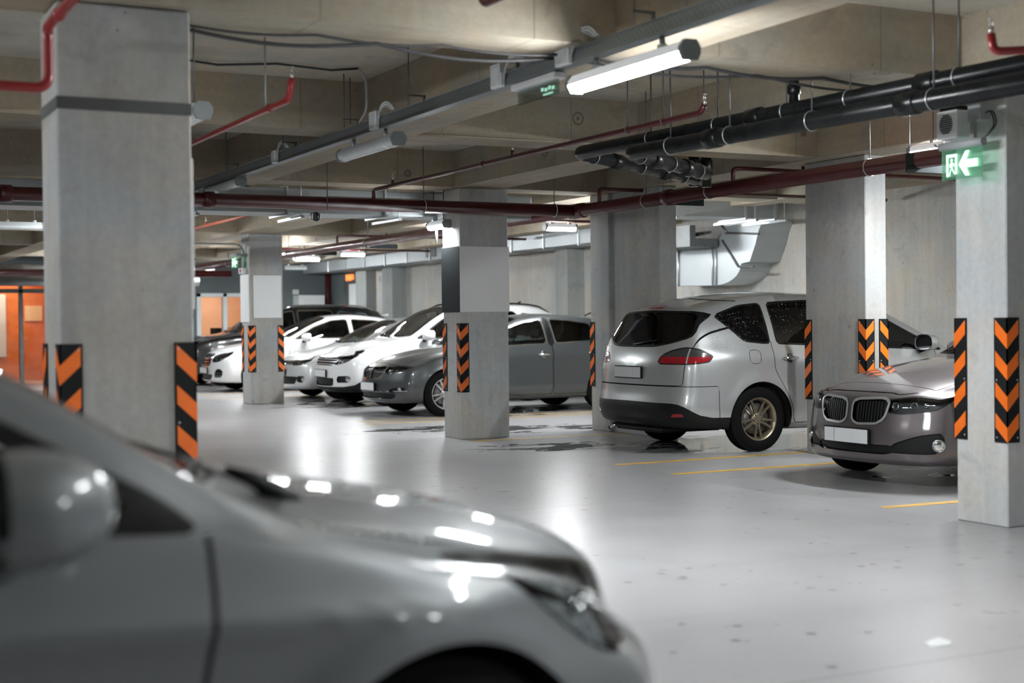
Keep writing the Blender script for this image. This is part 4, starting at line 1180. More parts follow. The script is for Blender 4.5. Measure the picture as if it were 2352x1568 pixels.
    def split(s, tags_m, parent, names, mats, inset=None, sides=()):
        """one mesh per tag (per side for the tags in sides)"""
        inset = inset or {}
        L = s.L; made = {}
        by = {}
        for f, t in s.F:
            if t == 'hole': continue
            key = (t, 0)
            if t in sides: key = (t, 1 if sum(s.V[i, 1] for i in f) > 0 else -1)
            by.setdefault(key, []).append(f)
        # pieces that do not touch are parts of their own
        loose = {}
        for key, fs in sorted(by.items(), key=lambda kv: kv[0][0] == 'body'):
            if key[0] in ('gap', 'body', 'bumper_skirt'): loose[key + (0,)] = fs; continue
            up = {}
            def find(a):
                while up.setdefault(a, a) != a: up[a] = up[up[a]]; a = up[a]
                return a
            for f in fs:
                for i in f[1:]: up[find(i)] = find(f[0])
            gr = {}
            for f in fs: gr.setdefault(find(f[0]), []).append(f)
            gr = sorted(gr.values(), key=len, reverse=True)
            if key[0] in ('headlight', 'lamp_frame') and len(gr) > 1:
                for g in gr[1:]: by[('body', 0)].extend(g)
                gr = gr[:1]
            big = [g for g in gr if len(g) >= (2 if key[0] in ('grille_bar', 'chrome_strip') else max(5, .06 * len(gr[0])))] or gr[:1]
            for g in gr[len(big):]: big[0].extend(g)
            for q, g in enumerate(big): loose[key + (q,)] = g
        for key, fs in loose.items():
            t = key[0]
            use = sorted({i for f in fs for i in f}); mp = {i: j for j, i in enumerate(use)}
            P = s.V[use]; off = inset.get(t, 0.0)
            n = np.stack([-P[:, 4], P[:, 5], P[:, 6]], 1) * 1.0
            n = s.V[use][:, 4:7]
            co = np.stack([L / 2 - P[:, 0], P[:, 1], P[:, 2]], 1) - n * off
            me = bpy.data.meshes.new(t)
            me.from_pydata(co.tolist(), [], [tuple(mp[i] for i in f) for f in fs])
            me.polygons.foreach_set('use_smooth', [True] * len(fs))
            me.update()
            me.normals_split_custom_set_from_vertices([tuple(x) for x in n])
            me.materials.append(mats[t])
            o = bpy.data.objects.new(names.get(t, t), me); COL.objects.link(o)
            o.parent = parent
            made[key] = o
        return made
    def hit(s, kind, a, b_, sgn=1):
        """surface point and normal: kind 'side' at (d, z), 'front'/'rear' at (y, z), 'top' at (d, y); local car coordinates"""
        V = s.V
        if kind == 'side': m = (V[:, 3] < 9) & (V[:, 3] > 1.5) & (V[:, 1] * sgn > .3); c = (V[:, 0] - a) ** 2 + (V[:, 2] - b_) ** 2
        elif kind == 'front': m = V[:, 0] < 1.0; c = (V[:, 1] - a) ** 2 + (V[:, 2] - b_) ** 2 + (V[:, 0] * .05) ** 2
        elif kind == 'rear': m = V[:, 0] > s.L - 1.0; c = (V[:, 1] - a) ** 2 + (V[:, 2] - b_) ** 2 + ((s.L - V[:, 0]) * .05) ** 2
        else: m = (V[:, 3] > 7.5) & (V[:, 3] < 19); c = (V[:, 0] - a) ** 2 + (V[:, 1] - b_) ** 2
        ii = np.where(m)[0]; o = ii[np.argsort(c[m])[:3]]
        w = 1 / (c[o] + 1e-5); w /= w.sum()
        v = (V[o] * w[:, None]).sum(0)
        return Vector((s.L / 2 - v[0], v[1], v[2])), Vector(tuple(v[4:7])).normalized()

def gen_glass():
    g = {}
    g['clear'] = glass('car_glass_clear', (.74, .78, .78), .85)
    g['tint'] = glass('car_glass_tinted', (.10, .115, .115), .9)
    g['dark'] = glass('car_glass_privacy', (.018, .022, .022), .8)
    g['lens'] = glass('lamp_lens', (.80, .82, .82), .9)
    return g
GL = gen_glass()
CM = dict(
    chrome=mat('car_chrome', (.72, .74, .75), .12, 1.0), plastic=noisy('car_black_plastic', (.0065, .007, .0075), .45, var=.2, scale=12, spec=.3),
    trim=noisy('car_black_trim', (.007, .007, .008), .32, var=.1, scale=5, spec=.35), tyre=noisy('tyre_rubber', (.005, .0052, .0055), .8, var=.25, scale=12, spec=.15),
    rim=noisy('alloy_silver', (.62, .64, .65), .25, .85, var=.08, scale=8), rim_gold=noisy('alloy_bronze', (.36, .31, .225), .32, .8, var=.15, scale=8),
    rim_dark=noisy('alloy_grey', (.25, .26, .27), .3, .8, var=.1, scale=8), inner=noisy('car_cabin_fabric', (.03, .031, .033), .85, var=.3, scale=20),
    gap=mat('panel_gap_black', (.006, .006, .006), .8, spec=.1), plate=noisy('blank_number_plate', (.70, .72, .73), .45, var=.03, scale=4),
    well=noisy('wheel_well_plastic', (.010, .010, .010), .9, var=.3, scale=6), lampin=noisy('lamp_inner_housing', (.035, .037, .04), .35, .3, var=.3, scale=15),
    red=mat('red_tail_lens', (.36, .008, .016), .12, coat=1.0), smoke=mat('smoked_tail_lens', (.05, .052, .055), .12, coat=1.0),
    disc=noisy('brake_disc_metal', (.22, .21, .20), .4, .8, var=.2, scale=15), bulb=mat('lamp_reflector', (.85, .87, .88), .08, 1.0), slat=noisy('grille_slat_plastic', (.022, .023, .025), .35, var=.1, scale=5),
    satin=mat('satin_chrome', (.74, .76, .77), .32, .85), lampgrey=noisy('silvered_lamp_housing', (.42, .45, .46), .28, .6, var=.35, scale=18),
    dark_chrome=mat('dark_chrome', (.30, .31, .32), .2, 1.0))

def wheel(car, x, y, r, out, rimm, design, rim_r=None, width=.205):
    """out: +1 outer face looks to +Y"""
    rr = rim_r or r * .68
    w = thing('wheel', None, None, (x, y, r)); w.parent = car
    k = out
    hw = width / 2
    prof = [(rr - .01, -hw * .85), (rr + .01, -hw * .98), (r - .06, -hw), (r - .018, -hw * .90), (r, -hw * .66)]
    for g in (-.33, 0, .33):
        prof += [(r, (g - .09) * width * .8), (r - .008, (g - .06) * width * .8), (r - .008, (g + .06) * width * .8), (r, (g + .09) * width * .8)]
    prof += [(r, hw * .66), (r - .018, hw * .90), (r - .06, hw), (rr + .01, hw * .98), (rr - .01, hw * .85)]
    MB().lathe([(a, b * k) for a, b in prof], (0, 0, 0), (0, 1, 0), 48).build('tyre', CM['tyre'], w, True)
    b = MB()
    f = hw * .90 * k
    b.lathe([(rr - .012, -hw * .9 * k), (rr - .03, -hw * .5 * k), (rr - .035, f * .6), (rr - .012, f * .98), (rr + .006, f * 1.0), (rr + .002, f * .92)], (0, 0, 0), (0, 1, 0), 48)
    f0 = f * .86
    def spoke(a, w0, w1, r0=.035, r1=None, z0=f0 * .82, z1=f0):
        r1 = r1 or rr - .012
        ca, sa = math.cos(a), math.sin(a)
        pts = []
        for rad, ww, yy in ((r0, w0, z0), (r1, w1, z1)):
            for s_ in (-1, 1):
                for dy in (0, -.022 * k):
                    pts.append((ca * rad - sa * ww * s_, yy + dy, sa * rad + ca * ww * s_))
        b.add(pts, [(0, 2, 6, 4), (1, 5, 7, 3), (0, 4, 5, 1), (2, 3, 7, 6), (0, 1, 3, 2), (4, 6, 7, 5)])
    def vee(a, spread, w0, w1):
        ca, sa = math.cos(a), math.sin(a)
        for s_ in (-1, 1):
            a2 = a + s_ * spread
            p0 = (ca * .05 - sa * .012 * s_, f0 * .80, sa * .05 + ca * .012 * s_); p1 = (math.cos(a2) * (rr - .014), f0, math.sin(a2) * (rr - .014))
            d = Vector(p1) - Vector(p0); n = Vector((-d.z, 0, d.x)).normalized()
            v = []
            for p, ww in ((p0, w0), (p1, w1)):
                for q in (-1, 1):
                    for dy in (0, -.02 * k): v.append((p[0] + n.x * ww * q, p[1] + dy, p[2] + n.z * ww * q))
            b.add(v, [(0, 2, 6, 4), (1, 5, 7, 3), (0, 4, 5, 1), (2, 3, 7, 6), (0, 1, 3, 2), (4, 6, 7, 5)])
    if design == 'twin5':
        for q in range(5): vee(-PI / 2 + 2 * PI * q / 5, .20, .013, .010)
    elif design == 'five':
        for q in range(5): spoke(PI / 2 + 2 * PI * q / 5, .028, .020)
    elif design == 'multi':
        for q in range(10): spoke(2 * PI * q / 10, .016, .012)
    else:
        for q in range(5): vee(PI / 2 + 2 * PI * q / 5, .12, .014, .012)
    b.lathe([(0, f0 * .84), (.03, f0 * .84), (.066, f0 * .80), (.072, f0 * .62)], (0, 0, 0), (0, 1, 0), 24)
    b.build('rim', rimm, w, True)
    hb = MB()
    for q in range(5):
        a = PI / 2 + PI / 5 + 2 * PI * q / 5
        hb.lathe([(0, f0 * .86), (.009, f0 * .85), (.0095, f0 * .74)], (math.cos(a) * .05, 0, math.sin(a) * .05), (0, 1, 0), 8)
    hb.build('wheel_bolt', CM['lampin'], w, True)
    MB().lathe([(0, f0 * .25), (rr * .72, f0 * .25), (rr * .72, f0 * .15), (0, f0 * .15)], (0, 0, 0), (0, 1, 0), 32).build('brake_disc', CM['disc'], w, True)
    MB().lathe([(rr - .02, -hw * .5 * k), (0, -hw * .5 * k)], (0, 0, 0), (0, 1, 0), 32).build('rim_back', CM['well'], w, True)
    return w

def seat(car, x, y, z=.42, m=None, scale=1.0):
    t = thing('seat', None, None, (x, y, z)); t.parent = car
    m = m or CM['inner']
    MB().box(-.25, .27, -.25, .25, -.05, .10, bev=.05).build('cushion', m, t, True)
    P = [(-.24, .05), (-.14, .03), (-.28, .62), (-.36, .62)]
    b = MB().prism(P, -.24, .24, 'y'); b.build('seat_back', m, t, True)
    hr = MB()
    hr.box(-.40, -.29, -.13, .13, .68, .87, bev=.045)
    hr.cyl((-.33, -.06, .60), (-.345, -.06, .70), .007, 8); hr.cyl((-.33, .06, .60), (-.345, .06, .70), .007, 8)
    hr.build('headrest', m, t, True)
    return t

def mirror(car, x, y, z, out, paintm, size=1.0):
    m = thing('wing_mirror', None, None, (x, y, z)); m.parent = car
    # shell: rounded cup, wide across the car
    rings = []
    n = 20
    for t, sx in ((0, 1.0), (.25, 1.02), (.5, .96), (.75, .78), (.93, .45), (1.0, .08)):
        rings.append([( -.045 + t * .15, out * (.105 + .115 * sx * math.copysign(abs(math.cos(a)) ** .75, math.cos(a))), .0 + .078 * sx * math.copysign(abs(math.sin(a)) ** .8, math.sin(a))) for a in [2 * PI * k / n for k in range(n)]])
    v = [tuple(c * size for c in p) for r_ in rings for p in r_]
    f = [(i * n + k, i * n + (k + 1) % n, (i + 1) * n + (k + 1) % n, (i + 1) * n + k) for i in range(len(rings) - 1) for k in range(n)]
    f.append(tuple((len(rings) - 1) * n + k for k in range(n)))
    MB().add(v, f, 0, True).build('mirror_shell', paintm, m, True)
    g = [( -.040 * size, out * (.105 + .105 * math.copysign(abs(math.cos(a)) ** .75, math.cos(a))) * size, .068 * math.copysign(abs(math.sin(a)) ** .8, math.sin(a)) * size) for a in [2 * PI * k / n for k in range(n)]]
    MB().add(g, [tuple(range(n))]).build('mirror_glass', CM['bulb'], m, True)
    b = MB().tube([(.03, -out * .03, -.085), (.03, out * .03, -.075), (.035, out * .09, -.05)], [.03, .026, .022], 10)
    b.build('mirror_foot', CM['plastic'], m, True)
    return m

def plate_at(car, body, end, y, z, w=.52, h=.112, split_at=None, tilt=None):
    p, n = body.hit('front' if end == 0 else 'rear', y, z)
    sgn = 1 if end == 0 else -1
    t = thing('number_plate', None, None, (p.x + sgn * .012, p.y, p.z)); t.parent = car
    b = MB().box(-.008, .012, -w / 2 - .012, w / 2 + .012, -h / 2 - .010, h / 2 + .010, bev=.004)
    b.build('plate_holder', CM['plastic'], t, True)
    pieces = [(-w / 2, w / 2)] if split_at is None else [(-w / 2, split_at - .003), (split_at + .003, w / 2)]
    b = MB()
    for a, c in pieces: b.box(sgn * .010, sgn * .0145, a, c, -h / 2, h / 2)
    b.build('plate_face', CM['plate'], t, True)
    return t

def wiper(car, pts, r=.007):
    t = thing('wiper', None, None, pts[0]); t.parent = car
    p0 = Vector(pts[0])
    MB().tube([Vector(p) - p0 for p in pts], [r * 1.8] + [r] * (len(pts) - 1), 8).build('wiper_arm', CM['plastic'], t, True)
    return t

def disc_lamp(car, body, end, y, z, r, name='fog_lamp', proud=.004):
    p, n = body.hit('front' if end == 0 else 'rear', y, z)
    t = thing(name, None, None, tuple(p)); t.parent = car
    sgn = 1 if end == 0 else -1
    MB().lathe([(r, -.02), (r * 1.0, proud), (r * .86, proud + .004), (r * .84, -.005)], (0, 0, 0), tuple(n), 24).build('lamp_ring', CM['chrome'], t, True)
    MB().lathe([(r * .85, -.004), (r * .6, .0), (0, .002)], (0, 0, 0), tuple(n), 24).build('lamp_glass', CM['bulb'], t, True)
    return t

def handle(car, body, d, z, sgn, m, ln=.20):
    p, n = body.hit('side', d, z, sgn)
    t = thing('door_handle', None, None, tuple(p)); t.parent = car
    out = n * .032
    b = MB().tube([(ln / 2, 0, 0), (ln * .36, out.y, .0), (0, out.y * 1.15, .004), (-ln * .36, out.y, 0), (-ln / 2, 0, 0)], [.013, .015, .016, .015, .013], 10)
    b.build('grip', m, t, True)
    MB().lathe([(0, .0015), (.045, .001), (.05, -.003)], (0, 0, 0), tuple(n), 20).build('handle_recess', CM['dark_chrome'], t, True)
    return t

def make_car(name, label, cat, S, loc, rz, group='cars parked in the garage'):
    """S: the measurements; S['cut'](body) cuts the outlines; S['extra'](car, body) adds the fittings"""
    L = S['L']
    car = thing(name, label, cat, loc, rz, group)
    B = Body(S)
    V = B.V
    # wheel openings
    for dw in (S['front_axle'], S['rear_axle']):
        r = np.hypot(B.V[:, 0] - dw, B.V[:, 2] - S['wheel_r'])
        g = np.maximum(r - S['arch_r'], (S['W'] - .34) - np.abs(B.V[:, 1]))
        B.clip(g, 'hole', ('body',), B.V[:, 3] < 8)
    S['cut'](B)
    P = S['paint']
    mats = dict(body=P, hood=P, door_front=P, door_rear=P, tailgate=P, fuel_flap=P, side_glass=GL[S.get('glass', 'tint')], side_glass_rear=GL[S.get('glass_rear', S.get('glass', 'tint'))],
                quarter_glass=GL[S.get('glass_rear', S.get('glass', 'tint'))], windshield=GL[S.get('screen', 'clear')], rear_window=GL[S.get('glass_rear', 'dark')], frit=CM['trim'], window_trim=CM[S.get('trim', 'trim')],
                headlight=GL['lens'], taillight=CM['red'], taillight_upper=CM['smoke'], grille=CM['plastic'], grille_frame=CM['chrome'], lower_grille=CM['plastic'], bumper_skirt=CM['plastic'],
                gap=CM['gap'], fog_surround=CM['plastic'], brake_light=CM['red'], reflector=CM['red'], grille_bar=CM['chrome'], roof_panel=S.get('roof_mat', P), sunroof=CM['trim'], lamp_frame=CM['trim'], chrome_strip=CM['chrome'], cowl_panel=CM['plastic'], door_moulding=P, bumper=P, mirror_base=CM['trim'])
    mats.update(S.get('mats', {}))
    names = dict(side_glass='side_window', side_glass_rear='side_window', quarter_glass='quarter_window', body='body_shell', frit='window_seal', gap='panel_gap', door_front='front_door', door_rear='rear_door', lamp_frame='lamp_surround')
    inset = dict(side_glass=.003, side_glass_rear=.003, quarter_glass=.003, windshield=.0, gap=.006, grille=.03, lower_grille=.03, fog_surround=.02)
    inset.update(S.get('inset_tags', {}))
    made = B.split(None, car, names, mats, inset, ('side_glass', 'side_glass_rear', 'quarter_glass', 'headlight', 'taillight', 'taillight_upper', 'door_front', 'door_rear', 'fog_surround', 'reflector', 'fuel_flap', 'door_moulding', 'lamp_frame', 'mirror_base'))
    # lamp housings: the lens shape again, further in
    for (t, sg, _q), o in list(made.items()):
        if t == 'headlight':
            n = np.array([v.co for v in o.data.vertices])
            me = o.data.copy(); me.materials.clear(); me.materials.append(CM[S.get('lamp_inside', 'lampin')])
            nn = np.array([tuple(v.normal) for v in o.data.vertices])
            for v, q in zip(me.vertices, nn): v.co -= Vector(q) * .045
            h = bpy.data.objects.new('lamp_housing', me); COL.objects.link(h); h.parent = o
            c = n.mean(0)
            for dy, rr in S.get('bulbs', ((-.08, .028), (.04, .025))):
                j = np.argmin(np.abs(n[:, 1] - (c[1] + sg * dy)) + 2 * np.abs(n[:, 2] - c[2]) + .2 * (n[:, 0].max() - n[:, 0]))
                q = Vector(n[j]) - Vector(nn[j]) * .034
                MB().lathe([(0, -.03), (rr * .5, -.022), (rr * .9, -.004), (rr, .004), (rr * 1.08, .0), (rr * 1.1, -.03)], tuple(q), tuple(nn[j]), 24).build('lamp_reflector', CM['bulb'], o, True)
    # wheel wells
    yin = S['W'] - .36
    for dw in (S['front_axle'], S['rear_axle']):
        for sg in (-1, 1):
            x = L / 2 - dw; R = S['arch_r'] + .006; b = MB()
            A = [PI * k / 16 - .25 + (PI + .5 - PI) * k / 16 for k in range(17)]
            v = []
            for a in A:
                px_, pz_ = x + R * math.cos(a), S['wheel_r'] + R * math.sin(a)
                near_ = np.hypot(B.V[:, 0] - (L / 2 - px_), B.V[:, 2] - pz_) < .09
                near_ &= (B.V[:, 1] * sg > .4)
                yo = min(S['W'] - .025, (np.abs(B.V[near_, 1]).max() if near_.any() else S['W']) - .03)
                if near_.any(): yo = min(yo, np.percentile(np.abs(B.V[near_ & ((B.V[:, 3] > 2) & (B.V[:, 3] < 7) | (B.V[:, 3] > 19)), 1]), 35) - .012) if (near_ & ((B.V[:, 3] > 2) & (B.V[:, 3] < 7) | (B.V[:, 3] > 19))).any() else yo
                v += [(px_, sg * yin, pz_), (px_, sg * max(yo, yin + .02), pz_)]
            f = [(2 * i, 2 * i + 1, 2 * i + 3, 2 * i + 2) for i in range(16)]
            f.append(tuple(range(0, 34, 2)))
            b.add(v, f).build('wheel_well', CM['well'], car, True)
    for k, dw in enumerate((S['front_axle'], S['rear_axle'])):
        for sg in (-1, 1):
            wheel(car, L / 2 - dw, sg * (S['W'] - .125), S['wheel_r'], sg, S.get('rim_mat', CM['rim']), S.get('rim', 'twin5'), S.get('rim_r'))
    # cabin
    fl = S.get('cabin', (1.45, L - .7))
    b = MB(); W = S['W']
    zf = .36
    hw = W - .13
    b.box(L / 2 - fl[1], L / 2 - fl[0], -hw, hw, zf - .02, zf)
    zb = float(B.fb((fl[0] + fl[1]) / 2)) - .12
    for sg in (-1, 1): b.box(L / 2 - fl[1], L / 2 - fl[0], sg * hw, sg * (hw - .03), zf, zb)
    b.box(L / 2 - fl[0] - .02, L / 2 - fl[0], -hw, hw, zf, zb - .06); b.box(L / 2 - fl[1], L / 2 - fl[1] + .02, -hw, hw, zf, zb)
    b.build('cabin_tub', CM['inner'], car, True)
    x0 = L / 2 - fl[0]
    MB().box(x0 - .42, x0 + .12, -hw, hw, zb - .20, zb - .03, bev=.05).build('dashboard', CM['inner'], car, True)
    z0 = S.get('seat_z', .42)
    fs = L / 2 - S.get('front_seat', 2.25)
    for sg in (-1, 1):
        seat(car, fs, sg * .37, z0)
        seat(car, fs - .85, sg * .37, z0 + .02)
    sw = MB().tube([(x0 - .50 + .05 * math.sin(a), .37 + .18 * math.cos(a), zb + .02 + .17 * math.sin(a)) for a in [2 * PI * k / 20 for k in range(20)]], .013, 8, closed=True)
    sw.build('steering_wheel', CM['inner'], car, True)
    S['extra'](car, B)
    return car, B

def door_cut(B, poly, tag, gap=.007):
    q = lambda: B.V[:, [0, 2]]
    cd = lambda: (B.V[:, 3] < 6.3) & (B.V[:, 3] > 1.2) & (np.abs(B.V[:, 1]) > .4)
    B.clip(sdf(poly, q()), 'gap', ('body',), cd())
    B.clip(sdf(poly, q()) + gap, tag, ('gap_x', 'gap'), (sdf(poly, q()) < .001) & cd())

def bars(B, within, lo, hi, n, frac, tag='grille_bar', axis=2):
    """bars across the region 'within' at heights (axis 2) or half-widths (axis 1) between lo and hi"""
    p = (hi - lo) / n
    q = lambda: np.abs(B.V[:, axis])
    for k in range(n):
        c = lo + (k + .5) * p
        B.clip(q() - (c + p * frac / 2), '_b1', (within,))
        B.clip((c - p * frac / 2) - q(), tag, ('_b1',))
        B.F = [(f, within if t == '_b1' else t) for f, t in B.F]

def screen_outline(B, d0, d1, bow=.16, m=.035, top_round=.05):
    """windshield seen from above, half width: (d, |y|)"""
    w0, w1 = float(B.fy(d0 + bow)) - m, float(B.fy(d1)) - m - .02
    low = [(d0 + bow * (y / w0) ** 2, y) for y in np.linspace(-.12, w0, 9)]
    sidel = [(d, float(B.fy(d)) - m) for d in np.linspace(d0 + bow + .06, d1 - .08, 6)]
    up = [(d1 + .05 - .05 * (y / w1) ** 2 * 1.0, y) for y in np.linspace(w1 - .03, -.12, 7)]
    return low + sidel + up

def wipers_at(car, B, d0, bow, span=(.55, .05)):
    for (ya, yb, dd) in ((.52, .02, .10), (-.05, -.60, .12)):
        pts = []
        for q in np.linspace(0, 1, 7):
            y = ya + (yb - ya) * q
            d = d0 + bow * (y / .7) ** 2 + .015 + dd * (1 - abs(q - .5) * 2) * .6 + .03
            p, n = B.hit('top', d, y); pts.append(tuple(p + n * .014))
        wiper(car, pts)

def std_windows(B, panes, frame=.022, ftag='window_trim'):
    for poly, tag in panes: B.side(rounded(poly, .05), tag, frame, ftag)

def gapped(B, kind, poly, tag, gap=.007, **kw):
    """cut an outline with a dark shut line round it"""
    getattr(B, kind)(poly, 'gap', **kw)
    kw2 = dict(kw); kw2['within'] = ('gap',)
    f = getattr(B, kind)
    # the same outline, smaller by the width of the shut line
    V0 = B.V
    if kind == 'top': q = np.stack([B.V[:, 0], np.abs(B.V[:, 1])], 1)
    elif kind == 'side': q = B.V[:, [0, 2]]
    else: q = B.wrap(kw.get('end', 0)) if kw.get('wrap') else np.stack([np.abs(B.V[:, 1]), B.V[:, 2]], 1)
    g0 = sdf(poly, q)
    cond = g0 < .002
    if kind == 'front':
        cond &= (B.V[:, 0] < kw.get('reach', 1.2)) if kw.get('end', 0) == 0 else (B.V[:, 0] > B.L - kw.get('reach', 1.2))
    if kind == 'top': cond &= B.V[:, 3] < 19
    if kind == 'side': cond &= B.V[:, 3] < 8.3
    B.clip(g0 + gap, tag, ('gap',), cond)

def hood_outline(B, d0, d1, m=.05, bow=.14):
    w1 = float(B.fy(d1)) - m
    return [(d0 + .10 * (y / .8) ** 2, y) for y in np.linspace(-.12, float(B.fy(d0 + .25)) - m - .02, 6)] + [(d, float(B.fy(d)) - m) for d in np.linspace(d0 + .3, d1 + bow - .05, 6)] + [(d1 + bow * (y / w1) ** 2, y) for y in np.linspace(w1 - .04, -.12, 7)]

# ---------------------------------------------------------------- silver minivan seen from behind
SILVER = paint('silver_paint', (.54, .56, .565), .55, .32, 1.0, .10)
S = dict(L=4.77, W=.94, front_axle=.93, rear_axle=3.745, wheel_r=.335, arch_r=.385, step=.045, flare=.026,
         top=[(0, .70), (.15, .80), (.5, .95), (.9, 1.04), (1.05, 1.08), (1.5, 1.30), (1.95, 1.50), (2.3, 1.60), (2.7, 1.645), (3.2, 1.655), (3.8, 1.625), (4.3, 1.56), (4.77, 1.49)],
         half=[(0, .86), (.4, .91), (1, .935), (2.4, .94), (3.8, .94), (4.5, .93), (4.77, .90)],
         belt=[(0, .66), (.3, .80), (.9, .95), (1.2, .985), (2, 1.0), (3.4, 1.075), (4.2, 1.10), (4.77, 1.10)],
         roofw=[(0, .70), (.5, .74), (1.0, .77), (1.5, .70), (2.0, .655), (2.6, .645), (3.8, .65), (4.77, .65)],
         crown=[(0, .05), (.8, .06), (1.3, .05), (2, .055), (3, .065), (4.77, .06)], sill=[(0, .22), (.5, .2), (2, .2), (4, .23), (4.77, .27)], inset=[(0, .05), (3, .05), (4.77, .07)],
         nose=dict(depth=1.2, plan=.26, pow=1.2, prof=[(.2, .10), (.35, .02), (.5, 0), (.65, .04), (.8, .2)]),
         tail=dict(depth=1.2, plan=.22, n=3.2, pow=1.2, prof=[(.2, .12), (.30, .03), (.42, .0), (.50, .0), (.58, .035), (.70, .04), (.9, .055), (1.08, .11), (1.30, .24), (1.5, .36)]),
         creases=((2.0, .86, 4.3, .98, .010),), paint=SILVER, glass='tint', glass_rear='dark', rim='twin5', rim_mat=CM['rim_gold'], rim_r=.225, cabin=(1.5, 4.3), front_seat=2.3, seat_z=.5, soft=.85)
def cut(B):
    std_windows(B, (([(4.19, 1.40), (3.90, 1.125), (3.66, 1.10), (3.57, 1.10), (3.57, 1.53), (3.85, 1.505)], 'quarter_glass'),
                    ([(3.50, 1.095), (3.50, 1.535), (3.0, 1.555), (2.72, 1.55), (2.72, 1.06)], 'side_glass_rear'),
                    ([(2.63, 1.055), (2.63, 1.545), (2.3, 1.49), (1.95, 1.375), (1.6, 1.20), (1.25, 1.035), (1.22, .995)], 'side_glass')), .02)
    B.top(screen_outline(B, 1.06, 2.05), 'windshield', .03, 'frit')
    B.front(rounded([(-.2, 1.075), (.36, 1.08), (.58, 1.115), (.77, 1.17), (.78, 1.22), (.705, 1.42), (.64, 1.445), (-.2, 1.465)], .06), 'rear_window', .022, 'frit', end=1, reach=1.0)
    tl = rounded([(.52, .905), (.60, 1.0), (.78, 1.055), (1.0, 1.085), (1.2, 1.065), (1.40, .985), (1.33, .925), (1.1, .905)], .05)
    B.front(tl, 'taillight_upper', .012, 'lamp_frame', end=1, wrap=True, reach=1.3)
    B.clip(B.V[:, 2] - .985, 'taillight', ('taillight_upper',), B.V[:, 0] > 3.0)
    bars(B, 'taillight', .80, .815, 1, 1.0, 'lamp_frame', 1); bars(B, 'taillight_upper', .80, .815, 1, 1.0, 'lamp_frame', 1)
    B.front([(-.2, 1.478), (.15, 1.474), (.14, 1.515), (-.2, 1.52)], 'brake_light', end=1, reach=1.0)
    B.front([(-.2, .525), (.85, .515), (1.0, .48), (1.2, .40), (1.36, .37), (1.7, .37), (1.7, .05), (-.2, .05)], 'bumper_skirt', end=1, wrap=True, reach=1.3)
    B.front([(.66, .375), (.83, .385), (.85, .425), (.70, .415)], 'reflector', within=('bumper_skirt',), end=1)
    gapped(B, 'front', rounded([(-.2, .69), (.79, .69), (.80, .9), (.83, 1.1), (.80, 1.3), (.735, 1.48), (.66, 1.55), (-.2, 1.60)], .03), 'tailgate', end=1, reach=.95)
    gapped(B, 'front', [(-.2, .69), (1.45, .69), (1.45, .2), (-.2, .2)], 'bumper', end=1, wrap=True, reach=.95)
    door_cut(B, rounded([(2.62, .28), (3.33, .28), (3.35, .45), (3.47, .68), (3.57, .85), (3.57, 1.2), (2.62, 1.2)], .05), 'door_rear')
    door_cut(B, rounded([(1.34, .28), (2.612, .28), (2.612, 1.2), (1.34, 1.2)], .05), 'door_front')
    B.front(rounded([(.45, .62), (.6, .70), (.95, .80), (1.2, .82), (1.1, .68), (.7, .58)], .04), 'headlight', wrap=True)
    B.front([(-.2, .35), (.6, .35), (.6, .52), (-.2, .52)], 'grille')
    gapped(B, 'side', rounded([(3.73, .90), (3.88, .90), (3.88, 1.045), (3.73, 1.045)], .05), 'fuel_flap', .005, extra=lambda V: V[:, 1] < 0)
    B.side([(2.7, .50), (3.32, .52), (3.33, .565), (2.7, .55)], 'door_moulding', .0, within=('door_rear',))
S['cut'] = cut
def extra(car, B):
    for sg in (-1, 1):
        handle(car, B, 3.36, .945, sg, CM['chrome']); handle(car, B, 2.42, .915, sg, CM['chrome'])
        mirror(car, B.L / 2 - 1.58, sg * .90, 1.085, sg, SILVER, 1.15)
    plate_at(car, B, 1, .02, .815, .50, .108, -.11)
    wipers_at(car, B, 1.06, .16)
    p, n = B.hit('rear', 0, 1.12)
    b = MB().tube([(p.x - .02, .02, 1.105), (p.x - .01, -.18, 1.13), (p.x + .012, -.36, 1.15)], .008, 8); b.build('rear_wiper', CM['plastic'], car, True)
    x = -B.L / 2
    MB().tube([(x + .5, .52, .26), (x + .22, .52, .25), (x + .10, .52, .20)], .028, 14).build('exhaust_pipe', CM['chrome'], car, True)
    MB().box(x + .12, x + .9, -.45, .45, .20, .27, bev=.03).build('rear_valance', CM['plastic'], car, True)
    # raindrops clinging to the roof and the side glass
    rnd = random.Random(4); b = MB()
    for _ in range(420):
        if rnd.random() < .6: d, z = rnd.uniform(2.75, 4.1), 1.12 + .42 * math.sqrt(rnd.random())
        else: d, z = rnd.uniform(3.8, 4.3), rnd.uniform(1.05, 1.45)
        if z > 1.55 - .16 * max(0, d - 3.2): continue
        p, n = B.hit('side', d, z, -1); r = rnd.uniform(.0022, .0045)
        b.lathe([(r, 0), (r * .75, r * .45), (0, r * .65)], tuple(p), tuple(n), 6)
    o = b.build('raindrop', CM['bulb'], car, True); o['kind'] = 'stuff'
S['extra'] = extra
make_car('minivan', 'silver minivan with wet dark windows parked nose in, seen from behind', 'car', S, (7.86 + 4.77 / 2, 12.66, 0), 0)

